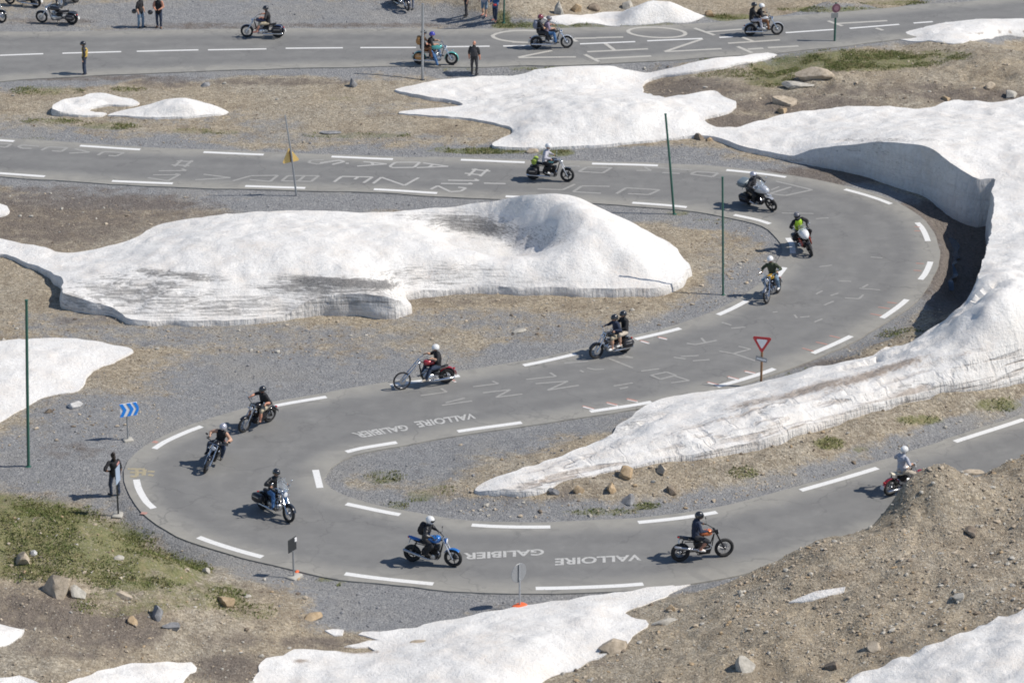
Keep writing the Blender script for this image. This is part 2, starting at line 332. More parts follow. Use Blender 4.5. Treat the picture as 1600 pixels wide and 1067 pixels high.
def paint_material(name, col, wear):
    m, nt, b, L = nodes(name); g = NG(nt)
    w = g.rng(g.math('ADD', g.noise(9, 5, .7), g.math('MULTIPLY', g.noise(70, 2, .8), .35)), wear - .12, wear + .16)
    c = g.mix(w, (.225, .222, .213), col)
    L.new(c, b.inputs['Base Color']); b.inputs['Roughness'].default_value = 0.7
    return m
def rock_material(name, c1, c2):
    m, nt, b, L = nodes(name); g = NG(nt)
    f = g.noise(5, 6, .65); t = g.noise(30, 4, .7)
    c = g.ramp(f, [(.28, tuple(q * .55 for q in c1)), (.5, c1), (.72, c2)])
    c = g.mix(g.rng(t, .5, .8, 0, .6), c, tuple(q * .5 for q in c1))
    L.new(c, b.inputs['Base Color']); b.inputs['Roughness'].default_value = .9
    L.new(g.bump(t, .6, .03), b.inputs['Normal']); return m
M_GROUND, M_ROAD, M_SNOW = ground_material(), road_material(), snow_material()
M_WHITE = paint_material('white road paint', (.78, .775, .75), .45)
M_CHALK = paint_material('faded white paint', (.36, .352, .33), .54)
M_CHALK2 = paint_material('thin white paint', (.46, .45, .425), .48)
M_RED = paint_material('faded red paint', (.5, .27, .22), .52)
M_CREAM = paint_material('cream road paint', (.52, .50, .45), .47)
M_YEL = paint_material('faded yellow paint', (.42, .36, .23), .55)
ROCKS = {'tan': rock_material('tan rock', (.48, .40, .30), (.62, .54, .43)), 'orange': rock_material('ochre rock', (.45, .33, .2), (.58, .45, .3)),
         'grey': rock_material('grey rock', (.26, .26, .265), (.4, .4, .4)), 'pale': rock_material('pale rock', (.48, .45, .39), (.64, .6, .53)),
         'white': rock_material('white stone', (.6, .59, .57), (.75, .74, .72)), 'brown': rock_material('brown rock', (.22, .175, .13), (.34, .28, .22))}

# ------------------------------------------------------------------ object helpers
def tag(o, label=None, cat=None, group=None, kind=None):
    if label: o['label'] = label
    if cat: o['category'] = cat
    if group: o['group'] = group
    if kind: o['kind'] = kind
    return o
def np_mesh(name, V, F, m, smooth=True):
    """F: int array n x 3 or n x 4"""
    me = bpy.data.meshes.new(name); V = np.asarray(V, np.float32); F = np.asarray(F, np.int32); k = F.shape[1]
    me.vertices.add(len(V)); me.vertices.foreach_set('co', V.ravel())
    me.loops.add(F.size); me.loops.foreach_set('vertex_index', F.ravel())
    me.polygons.add(len(F)); me.polygons.foreach_set('loop_start', np.arange(0, F.size, k, dtype=np.int32))
    me.polygons.foreach_set('use_smooth', np.full(len(F), smooth))
    me.update(calc_edges=True); me.validate(); me.materials.append(m)
    o = bpy.data.objects.new(name, me); COL.objects.link(o); return o
def fattr(o, name, v):
    a = o.data.attributes.new(name, 'FLOAT', 'POINT'); a.data.foreach_set('value', np.asarray(v, np.float32))
def empty(name, M):
    o = bpy.data.objects.new(name, None); COL.objects.link(o); o.matrix_world = M; o.empty_display_size = .1; return o
class MB:
    def __init__(s): s.v = []; s.f = []; s.mi = []; s.cur = 0
    def add(s, V, F):
        n = len(s.v); s.v += [tuple(q) for q in V]
        for f in F: s.f.append(tuple(i + n for i in f)); s.mi.append(s.cur)
        return s
    def loft(s, rings, caps=True, closed=True):
        n = len(rings[0]); V = [p for r in rings for p in r]; F = []
        for i in range(len(rings) - 1):
            for j in range(n if closed else n - 1):
                k = (j + 1) % n; F.append((i * n + j, i * n + k, (i + 1) * n + k, (i + 1) * n + j))
        if caps: F.append(tuple(reversed(range(n)))); F.append(tuple((len(rings) - 1) * n + j for j in range(n)))
        return s.add(V, F)
    def tube(s, pts, r, n=8, caps=True):
        P = [Vector(p) for p in pts]; rs = r if isinstance(r, (list, tuple)) else [r] * len(P); rings = []
        up = Vector((0.13, .21, 1)).normalized()
        for i, p in enumerate(P):
            t = (P[min(i + 1, len(P) - 1)] - P[max(i - 1, 0)]).normalized()
            a = t.cross(up)
            if a.length < .05: a = t.cross(Vector((1, .1, 0)))
            a.normalize(); b = t.cross(a)
            rings.append([p + (a * math.cos(q) + b * math.sin(q)) * rs[i] for q in (2 * math.pi * k / n for k in range(n))])
        return s.loft(rings, caps)
    def ell(s, c, r, R=None, e=1.0, n=14, m=9):
        """superellipsoid; e<1 gives a rounded box"""
        c = Vector(c); R = R or Matrix.Identity(3); pw = lambda x: math.copysign(abs(x) ** e, x); rings = []
        for i in range(m):
            th = -math.pi / 2 + math.pi * (i + .5) / m if False else -math.pi / 2 + math.pi * (0.02 + .96 * i / (m - 1)); rings.append([c + R @ Vector((r[0] * pw(math.cos(th)) * pw(math.cos(q)), r[1] * pw(math.cos(th)) * pw(math.sin(q)), r[2] * pw(math.sin(th)))) for q in (2 * math.pi * (k + .5) / n for k in range(n))])
        return s.loft(rings)
    def box(s, c, size, R=None, bev=.0):
        c = Vector(c); R = R or Matrix.Identity(3); h = [q / 2 for q in size]
        if bev <= 0:
            V = [c + R @ Vector((x * h[0], y * h[1], z * h[2])) for x in (-1, 1) for y in (-1, 1) for z in (-1, 1)]
            return s.add(V, [(0, 1, 3, 2), (4, 6, 7, 5), (0, 4, 5, 1), (2, 3, 7, 6), (0, 2, 6, 4), (1, 5, 7, 3)])
        rings = []
        for zz, ins in ((-h[2], bev), (-h[2] + bev, 0), (h[2] - bev, 0), (h[2], bev)):
            a, b = h[0] - ins, h[1] - ins; q = bev
            rings.append([c + R @ Vector((x, y, zz)) for x, y in ((a, b - q), (a - q, b), (-a + q, b), (-a, b - q), (-a, -b + q), (-a + q, -b), (a - q, -b), (a, -b + q))])
        return s.loft(rings)
    def lathe(s, o, d, prof, n=16):
        o = Vector(o); d = Vector(d).normalized(); a = d.cross(Vector((0, 0, 1)) if abs(d.z) < .9 else Vector((1, 0, 0))).normalized(); b = d.cross(a)
        return s.loft([[o + d * t + (a * math.cos(q) + b * math.sin(q)) * max(r, .0005) for q in (2 * math.pi * k / n for k in range(n))] for r, t in prof])
    def torus(s, c, R, r, n=28, m=8, sq=1.0):
        """wheel torus, axis = y"""
        c = Vector(c); V = []; F = []
        for i in range(n):
            a = 2 * math.pi * i / n
            for j in range(m):
                b = 2 * math.pi * j / m; q = R + r * math.cos(b)
                V.append(c + Vector((q * math.cos(a), r * sq * math.sin(b), q * math.sin(a))))
        for i in range(n):
            for j in range(m): F.append((i * m + j, i * m + (j + 1) % m, ((i + 1) % n) * m + (j + 1) % m, ((i + 1) % n) * m + j))
        return s.add(V, F)
    def fender(s, c, R, w, a0, a1, n=12, th=.008):
        c = Vector(c); rings = []
        prof = [(-1, -.16), (-.85, -.02), (-.4, .05), (0, .07), (.4, .05), (.85, -.02), (1, -.16)]
        for i in range(n + 1):
            a = math.radians(a0 + (a1 - a0) * i / n); u = Vector((math.cos(a), 0, math.sin(a)))
            rings.append([c + u * (R + z * w * .9) + Vector((0, y * w, 0)) for y, z in prof] + [c + u * (R + z * w * .9 - th) + Vector((0, y * w * .93, 0)) for y, z in reversed(prof)])
        return s.loft(rings)
    def build(s, name, m, parent=None, smooth=True, mats=None):
        me = bpy.data.meshes.new(name); me.from_pydata([tuple(v) for v in s.v], [], s.f); me.update()
        bm = bmesh.new(); bm.from_mesh(me); bmesh.ops.recalc_face_normals(bm, faces=bm.faces); bm.to_mesh(me); bm.free()
        for q in (mats or [m]): me.materials.append(q)
        if mats: me.polygons.foreach_set('material_index', s.mi)
        if smooth:
            me.polygons.foreach_set('use_smooth', [True] * len(me.polygons))
            me.set_sharp_from_angle(angle=math.radians(42))
        o = bpy.data.objects.new(name, me); COL.objects.link(o)
        if parent: o.parent = parent
        return o

# ------------------------------------------------------------------ ground sheet
def axis(a, b, st, far):
    c = np.arange(a, b + st / 2, st); o = []; d = st
    x = 0.0
    while x < far: d *= 1.35; x += d; o.append(x)
    o = np.array(o); return np.concatenate([(a - o)[::-1], c, b + o])
xs, ys = axis(-35, 35, .13, 1500), axis(97, 195, .165, 1500)
GX, GY = np.meshgrid(xs, ys); GP = np.stack([GX.ravel(), GY.ravel()], 1)
near = (np.abs(GP[:, 0]) < 59) & (GP[:, 1] > 71) & (GP[:, 1] < 219)
gd = np.full(len(GP), 60.0); gd[near] = road_dist(GP[near])
GZ = np.full(len(GP), -.045); GZ[near] = relief(GP[near], gd[near])
nx, ny = len(xs), len(ys)
I = np.arange(nx * ny).reshape(ny, nx)
GF = np.stack([I[:-1, :-1].ravel(), I[:-1, 1:].ravel(), I[1:, 1:].ravel(), I[1:, :-1].ravel()], 1)
ground = np_mesh('ground', np.column_stack([GP, GZ]), GF, M_GROUND); tag(ground, kind='structure')
upx, upy = proj(GP[:, 0], GP[:, 1], GZ)
def blobs(L, soft=.35):
    r = np.zeros(len(upx))
    for cx, cy, rx, ry, st in L:
        ok = near & (np.abs(upx - cx) < rx * 2) & (np.abs(upy - cy) < ry * 2)
        q = np.sqrt(((upx[ok] - cx) / rx) ** 2 + ((upy[ok] - cy) / ry) ** 2)
        r[ok] = np.maximum(r[ok], st * (1 - sstep(1 - soft, 1 + soft, q)))
    return r
wob = np.zeros(len(GP)); wob[near] = fbm(GP[near, 0], GP[near, 1], .35, 4, 21) * 2
GRASS_B = [(40,830,130,50,1),(130,850,110,40,1),(210,890,90,38,.9),(60,880,90,30,.8),(240,930,90,30,.65),(320,930,70,24,.7),(270,895,60,26,.9),(390,955,50,14,.5),(0,800,60,30,1),(180,945,70,20,.6),
  (1340,95,130,16,1),(1230,105,60,16,.9),(1460,88,60,9,.7),(1200,125,40,12,.8),(1130,115,60,8,.5),
  (790,42,20,8,1),(830,40,30,7,.9),(900,41,60,5,.8),(1000,38,60,5,.7),(1150,28,50,6,.9),(1300,15,80,5,.8),(1400,5,60,4,.7),(785,30,14,14,.8),
  (690,234,14,5,.8),(760,236,90,5,.9),(870,239,30,6,1),(560,212,90,5,.6),(300,205,40,5,.6),(170,197,50,6,.7),(80,190,50,5,.6),(75,142,60,8,.6),(200,140,30,5,.5),(350,207,30,4,.6),(540,155,30,4,.5),(60,218,30,4,.5),
  (1295,693,26,10,1),(1435,656,42,8,.9),(1560,632,40,12,.8),(1345,702,14,5,.6),(1160,738,26,10,.7),(1110,735,14,6,.6),(1010,790,22,6,.8),(940,800,60,6,.7),(1060,806,40,4,.6),
  (600,745,34,12,.6),(655,775,26,10,.6),(620,790,20,8,.6),(690,765,26,8,.5),(1060,333,20,4,.7),(1120,345,40,5,.5),(1265,580,16,6,.6),(1240,588,16,5,.5),(1400,520,60,10,.35),
  (860,108,40,4,.6),(820,108,30,4,.6),(720,108,40,4,.5),(530,910,14,5,.5),(510,905,16,5,.6),(350,805,20,4,.3),(60,752,10,4,.5),(1100,95,60,3,.4)]
GRAV_B = [(400,25,420,28,1),(690,25,110,22,.8),(600,600,220,60,.8),(430,600,200,60,.9),(300,680,180,70,1),(120,720,170,60,1),(150,650,120,40,.8),(600,960,160,30,1),(570,925,120,24,1),(420,905,80,16,.9),(640,720,110,40,.9),(760,690,120,26,.9),(900,660,90,20,.9),
  (1000,332,100,16,.9),(300,215,500,10,.5),(100,205,120,14,.5),(420,195,60,12,.5),(1000,238,160,10,.9),(1280,258,120,12,.7),(560,545,110,20,.5),(860,515,130,22,.6),(250,310,260,20,.8),(480,320,160,20,1),(680,318,120,14,1),(30,200,60,20,.5),(350,525,330,22,.62),(130,505,140,20,.5),(760,500,160,20,.55),(1150,400,60,60,.35),(300,185,160,16,.35),(640,170,120,14,.3),(1300,725,200,18,.35)]
DARK_B = [(80,340,170,50,.7),(250,335,110,30,.55),(200,318,120,14,.8),(100,385,60,20,.4),(430,128,120,7,.55),(150,122,160,5,.6),(260,130,60,8,.6),(330,41,140,5,.6),(80,34,80,6,.5),(560,40,180,4,.55),
  (1080,140,80,18,.8),(1240,165,150,18,.7),(1400,140,160,14,.5),(1520,150,100,14,.7),(1150,190,60,14,.7),(60,960,100,40,.8),(180,985,90,34,.8),(120,1010,110,20,.6),(370,1045,80,25,.8),(350,1000,60,16,.5),(40,930,90,20,.5),
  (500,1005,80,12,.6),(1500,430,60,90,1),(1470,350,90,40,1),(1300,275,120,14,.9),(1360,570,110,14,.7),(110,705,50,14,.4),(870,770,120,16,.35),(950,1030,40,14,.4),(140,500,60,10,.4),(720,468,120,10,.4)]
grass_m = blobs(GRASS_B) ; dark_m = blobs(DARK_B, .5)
grav_m = np.maximum(blobs(GRAV_B, .5), (1 - sstep(.4, 2.6, gd + wob * 1.5)) * .95)
hillm = sstep(.14, .45, GZ); grav_m *= 1 - .92 * hillm
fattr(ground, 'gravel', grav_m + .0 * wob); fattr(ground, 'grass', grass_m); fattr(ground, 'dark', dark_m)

# ------------------------------------------------------------------ roads
def sheet(name, poly, spacing, z, m, smooth=False):
    lo, hi = poly.min(0), poly.max(0)
    gx, gy = np.meshgrid(np.arange(lo[0], hi[0], spacing), np.arange(lo[1], hi[1], spacing)); P = np.stack([gx.ravel(), gy.ravel()], 1)
    P = P[inside(P, poly)]; P = P[seg_dist(P, poly) > spacing * .45]; P += rng.uniform(-.15, .15, P.shape) * spacing
    pts = [Vector(p) for p in np.concatenate([poly, P])]; n = len(poly)
    V, E, F, *_ = delaunay_2d_cdt(pts, [(i, (i + 1) % n) for i in range(n)], [], 1, 1e-5)
    return np.array([tuple(v) for v in V]), np.array([f for f in F if len(f) == 3]), n
def make_road(name, poly):
    V, F, n = sheet(name, poly, .4, 0, M_ROAD)
    z = np.zeros(len(V))
    top = np.column_stack([V, z]); N = len(V)
    # the broken asphalt edge drops a few centimetres to the shoulder
    ring = np.array([tuple(p) for p in poly]); low = np.column_stack([ring, np.full(len(ring), -.12)])
    hi = np.column_stack([ring, np.zeros(len(ring))])
    V2 = np.concatenate([top, hi, low]); k = len(ring); i = np.arange(k); j = (i + 1) % k
    F2 = np.concatenate([F, np.stack([N + i, N + j, N + k + j], 1), np.stack([N + i, N + k + j, N + k + i], 1)])
    o = np_mesh(name, V2, F2, M_ROAD, False); tag(o, kind='structure')
    d = seg_dist(V2[:, :2], poly); fattr(o, 'edge', 1 - sstep(.1, 1.9, d)); fattr(o, 'lane', np.exp(-((d - 1.75) / .45) ** 2) + .8 * np.exp(-((d - 3.0) / .5) ** 2))
    return o
hairpin_road = make_road('hairpin_road', ROAD)
top_road = make_road('top_road', TOPROAD)
def strip(name, pts_w, w, m, parent, z=.005):
    P = np.asarray(pts_w, float)
    if len(P) > 2: P = catmull(P, .3)
    T = np.gradient(P, axis=0); T /= np.linalg.norm(T, axis=1)[:, None] + 1e-9; N = np.stack([-T[:, 1], T[:, 0]], 1) * w / 2
    V = np.concatenate([P + N, P - N]); n = len(P); i = np.arange(n - 1)
    o = np_mesh(name, np.column_stack([V, np.full(2 * n, z)]), np.stack([i + n, i + n + 1, i + 1, i], 1), m, False); o.parent = parent; return o
A_D = catmull(A_W, .2); B_D = catmull(B_W, .2)
def on_line(line_px, a, b, w=.27):
    """a dash that follows one of the edge lines between two photo points"""
    L = A_D if line_px == 'A' else B_D
    p, q = unproj(*a), unproj(*b)
    i, j = [int(((L - t) ** 2).sum(1).argmin()) for t in (p, q)]
    mid = L[min(i, j) + 1:max(i, j)]
    if i > j: mid = mid[::-1]
    strip('edge_dash', np.concatenate([[p], mid[2:-2:2] if len(mid) > 6 else mid[0:0], [q]]), w, M_WHITE, hairpin_road)
for a, b in [((1600,655),(1492,690)),((1371,731),(1251,766)),((1120,800),(997,816)),((860,823),(737,820)),((625,804),(541,787)),((500,762),(493,734)),((541,706),(620,691)),
             ((715,674),(815,660)),((922,643),(1018,628)),((1120,604),(1210,576)),((1270,552),(1330,525)),((1378,497),(1417,468)),((1438,437),(1454,409)),((1450,377),(1433,348)),
             ((1392,319),(1320,296)),((1228,277),(1135,266)),((1028,259),(925,256)),((820,254),(720,250)),((614,249),(518,245)),((412,242),(318,238)),((219,234),(125,228)),((22,221),(-60,215))]:
    on_line('A', a, b)
for a, b in [((1005,912),(837,919)),((677,912),(539,896)),((410,870),(310,839)),((240,794),(213,749)),((241,701),(315,666)),((430,634),(510,620)),((610,602),(718,587)),((818,571),(900,553)),
             ((993,530),(1063,513)),((1122,492),(1167,470)),((1212,436),(1226,418)),((1239,396),(1231,372)),((1203,350),(1147,336)),((1073,324),(988,317)),((885,311),(790,307)),((683,302),(584,296)),((477,294),(383,291)),((270,287),(175,283)),((70,276),(-20,270))]:
    on_line('B', a, b)
def z_(ox, oy, k): return lambda L: [(ox + x * k, oy + y * k) for x, y in L]
STK = [0]
def strokes(conv, lists, w, m, parent, name='painted_stroke', z=.0045):
    for L in lists:
        STK[0] += 1; z0 = z; z = z0 + .0005 * (STK[0] % 7)
        P = np.array(conv(L)); W = unproj(P[:, 0], P[:, 1])
        if len(W) > 2:   # keep corners sharp: separate straight runs overlap at different heights
            for i in range(len(W) - 1): strip(name, W[i:i + 2], w, m, parent, z + .00012 * (i % 4))
        else: strip(name, W, w, m, parent, z)
        z = z0
for x0, y0, x1, y1 in [(0,348,270,338),(390,335,757,325),(855,323,1240,314),(1300,314,1665,308)]: strip('centre_dash', unproj(np.array([x0, x1]) / 4, np.array([y0, y1]) / 4), .2, M_WHITE, top_road)
for x0, y0, x1, y1 in [(185,304,543,301),(652,300,1000,299),(1110,296,1460,291),(1545,290,1715,287)]: strip('centre_dash', unproj(400 + np.array([x0, x1]) / 4, np.array([y0, y1]) / 4), .2, M_WHITE, top_road)
for x0, y0, x1, y1 in [(425,277,770,263),(845,258,1190,243),(1295,237,1380,232),(1710,207,2010,187),(2110,180,2420,155),(2510,147,2630,138)]: strip('centre_dash', unproj(800 + np.array([x0, x1]) / 4, np.array([y0, y1]) / 4), .2, M_WHITE, top_road, .0075)
TOPL = [[(360,235),(405,262)],[(390,242),(525,240)],[(525,238),(695,234)],[(580,272),(640,315)],[(470,326),(850,308)],[(455,343),(545,388)],[(520,370),(870,352)],[(40,360),(250,318)],[(40,362),(400,358)],
        [(1190,246),(955,325),(1310,307)],[(1140,178),(1265,222)],[(1220,202),(1440,185)],[(1350,273),(1675,252)],[(1440,235),(1510,262)],[(1410,293),(1500,332)],[(1475,310),(1570,303)],[(1600,300),(1790,290)],
        [(1975,133),(2065,165)],[(2030,150),(2345,132)],[(2275,178),(2320,192)],[(0,265),(80,268)]]
strokes(z_(800, 0, .25), TOPL, .22, M_CREAM, top_road, 'painted_letter_stroke')
ring = [(905 + 180 * math.cos(a) + 8 * math.sin(a), 205 + 32 * math.sin(a) + 6 * math.cos(a)) for a in np.linspace(0, 2 * math.pi, 25)]
P = np.array(z_(800, 0, .25)(ring)); strip('painted_letter_o', unproj(P[:, 0], P[:, 1]), .22, M_CREAM, top_road, .0052)
P = np.array(z_(400, 0, .25)([(1760, 196), (1640, 193), (1540, 203), (1478, 225), (1510, 246), (1600, 262), (1700, 268)])); strip('painted_letter_c', unproj(P[:, 0], P[:, 1]), .22, M_CREAM, top_road, .0052)
G1 = [[(340,165),(480,172)],[(380,135),(510,140)],[(360,178),(420,128)],[(440,182),(500,130)],[(240,212),(455,210),(420,197)],[(195,243),(410,243),(370,235)],[(155,265),(310,290),(395,245)],[(590,238),(800,265)],[(800,265),(525,282)],
      [(820,290),(960,250),(1170,247),(1110,295),(950,280)],[(1200,290),(1250,250),(1490,250),(1430,295),(1200,290)],[(1380,250),(1330,292)],[(1530,125),(1430,130),(1410,148),(1480,160),(1600,140)]]
G2 = [[(0,100),(150,78),(190,90),(95,112)],[(200,103),(225,103)],[(290,125),(520,108),(340,90)],[(400,95),(420,118)],[(560,135),(545,125),(590,95),(780,95),(735,135),(560,137)],[(755,137),(1000,127),(805,100)],[(890,108),(850,133)],
      [(110,248),(170,205),(410,210),(340,255)],[(300,208),(270,228)],[(415,260),(480,212),(660,275),(770,215)],[(1130,180),(1270,195)],[(1185,150),(1330,165)],[(1160,200),(1220,145)],[(1250,205),(1310,150)],
      [(1000,235),(1240,238),(1210,225)],[(945,260),(1190,265),(1165,255)],[(865,305),(920,278),(1020,325),(1100,320),(1140,295),(1080,290)],[(1280,258),(1450,262)]]
G3 = [[(120,65),(220,68)],[(215,95),(255,72),(385,75),(340,102),(215,95)],[(515,90),(590,90),(555,70),(800,88)],[(650,100),(740,105)],[(800,105),(830,95),(940,103),(910,122),(795,108)],[(0,185),(130,190),(195,160)],[(375,172),(230,170),(185,200),(330,208)],
      [(410,210),(460,180),(635,190),(580,215),(470,210)],[(1240,145),(1430,190),(1290,220),(1210,210),(1320,175)]]
G4 = [[(0,65),(120,70),(60,105),(0,100)],[(405,95),(240,80),(190,95),(230,115),(330,115)],[(430,135),(500,100),(700,108),(640,148),(540,140)],[(720,165),(930,155),(780,120)],[(1020,185),(1080,150),(1290,160),(1210,195),(1130,190)]]
G5 = [[(45,315),(155,300),(130,285)],[(265,278),(370,265),(345,255)],[(485,248),(610,235),(585,220)],[(305,303),(420,290),(360,322),(470,308)],[(525,265),(660,255),(575,292),(705,272)],[(135,355),(260,337)],[(150,345),(230,325)],[(645,180),(745,172)],
      [(710,210),(725,217)],[(740,200),(770,207),(810,205)],[(830,160),(930,200)],[(870,155),(930,157),(890,148)],[(965,213),(1040,203)],[(1005,230),(1070,217),(1110,230),(1045,247),(1005,230)],[(1100,232),(1165,252),(1090,262)],
      [(850,275),(930,262)],[(875,287),(910,280)],[(1100,155),(1150,162)],[(1130,152),(1205,148)],[(1155,97),(1190,103),(1280,85)],[(1215,75),(1235,97)],[(1300,10),(1340,22)],[(1340,35),(1400,30)],[(1290,130),(1350,140),(1420,122),(1370,110)],[(1180,170),(1250,165)],[(1350,140),(1440,170)]]
G6 = [[(20,120),(70,100)],[(85,265),(285,268)],[(300,300),(380,295)],[(640,540),(715,545)],[(570,735),(700,745)],[(590,730),(625,710)],[(300,770),(340,750)],[(390,780),(440,765)],[(480,795),(570,800),(595,775)],[(350,840),(410,815)],[(30,885),(60,880)],[(165,900),(180,920)],[(200,915),(260,910)],[(290,945),(340,925)],[(320,600),(400,590)],[(440,690),(520,692)]]
strokes(z_(200, 225, .2), G1, .15, M_CHALK, hairpin_road); strokes(z_(500, 235, .2), G2, .15, M_CHALK2, hairpin_road); strokes(z_(840, 240, .3), G3, .15, M_CHALK, hairpin_road)
strokes(z_(0, 215, .15), G4, .16, M_CHALK, hairpin_road); strokes(z_(640, 500, .375), G5, .11, M_CHALK, hairpin_road); strokes(z_(1200, 267, .25), G6, .1, M_CHALK, hairpin_road)
TK = [[(720,358),(768,371)],[(820,343),(865,354)],[(905,328),(948,338)],[(1240,258),(1287,270)],[(1325,235),(1372,247)],[(1395,212),(1440,222)],[(1035,70),(1070,78)],[(960,85),(995,95)],[(170,245),(190,255)]]
strokes(z_(640, 500, .375), TK, .12, M_RED, hairpin_road, 'red_tick', .0065)
strokes(z_(640, 500, .375), [[(x0 + 3, y0 + 4), (x1 + 3, y1 + 4)] for (x0, y0), (x1, y1) in TK], .09, M_WHITE, hairpin_road, 'white_tick', .0082)
TK2 = [[(915,350),(950,352)],[(915,375),(955,377)],[(925,578),(975,582)],[(910,622),(958,626)],[(745,822),(805,828)],[(690,852),(760,862)],[(640,893),(710,905)],[(385,1030),(450,1045)],[(300,1070),(370,1085)],[(215,1108),(285,1128)]]
strokes(z_(1200, 267, .25), TK2, .09, M_RED, hairpin_road, 'red_tick', .0065)
strokes(z_(130, 680, .131), [[(530,400),(735,402)],[(560,440),(740,445)],[(560,490),(640,495)],[(640,400),(640,490)],[(735,405),(720,480)],[(770,430),(850,435)],[(775,470),(840,480)]], .16, M_YEL, hairpin_road, 'painted_stroke')
strokes(z_(130, 680, .131), [[(830,75),(890,85)],[(690,925),(760,932)]], .2, M_RED, hairpin_road, 'red_paint_mark')
def word(txt, q0, q1, q2, q3, m):
    """flat lettering: baseline start, baseline end, top start, top end (photo points)"""
    cu = bpy.data.curves.new('w', 'FONT'); cu.body = txt; cu.offset = .032; o = bpy.data.objects.new('w', cu); COL.objects.link(o)
    dg = bpy.context.evaluated_depsgraph_get(); me = bpy.data.meshes.new_from_object(o.evaluated_get(dg)); bpy.data.objects.remove(o)
    n = len(me.vertices); V = np.empty(n * 3); me.vertices.foreach_get('co', V); V = V.reshape(-1, 3)
    lo, hi = V.min(0), V.max(0); s = ((V[:, 0] - lo[0]) / (hi[0] - lo[0]))[:, None]; t = ((V[:, 1] - lo[1]) / (hi[1] - lo[1]))[:, None]
    Q = [unproj(*q) for q in (q0, q1, q2, q3)]
    W = (Q[0] * (1 - s) + Q[1] * s) * (1 - t) + (Q[2] * (1 - s) + Q[3] * s) * t
    me.vertices.foreach_set('co', np.column_stack([W, np.full(n, .0092)]).ravel()); me.materials.clear(); me.materials.append(m); me.update()
    me.flip_normals() if me.polygons[0].normal.z < 0 else None
    o = bpy.data.objects.new('painted_word', me); COL.objects.link(o); o.parent = hairpin_road
M_WORD = paint_material('lettering paint', (.54, .535, .51), .54)
word('VALLOIRE', (1002, 866), (867, 872.5), (1002, 875.5), (867, 883.5), M_WORD)
word('GALIBIER', (850, 857.5), (724, 864), (850, 867), (724, 874.5), M_WORD)
word('VALLOIRE', (741, 645.5), (646, 659), (744, 654), (655, 668), M_WORD)
word('GALIBIER', (634, 663.5), (548, 676.5), (640, 672), (563, 684.5), M_WORD)

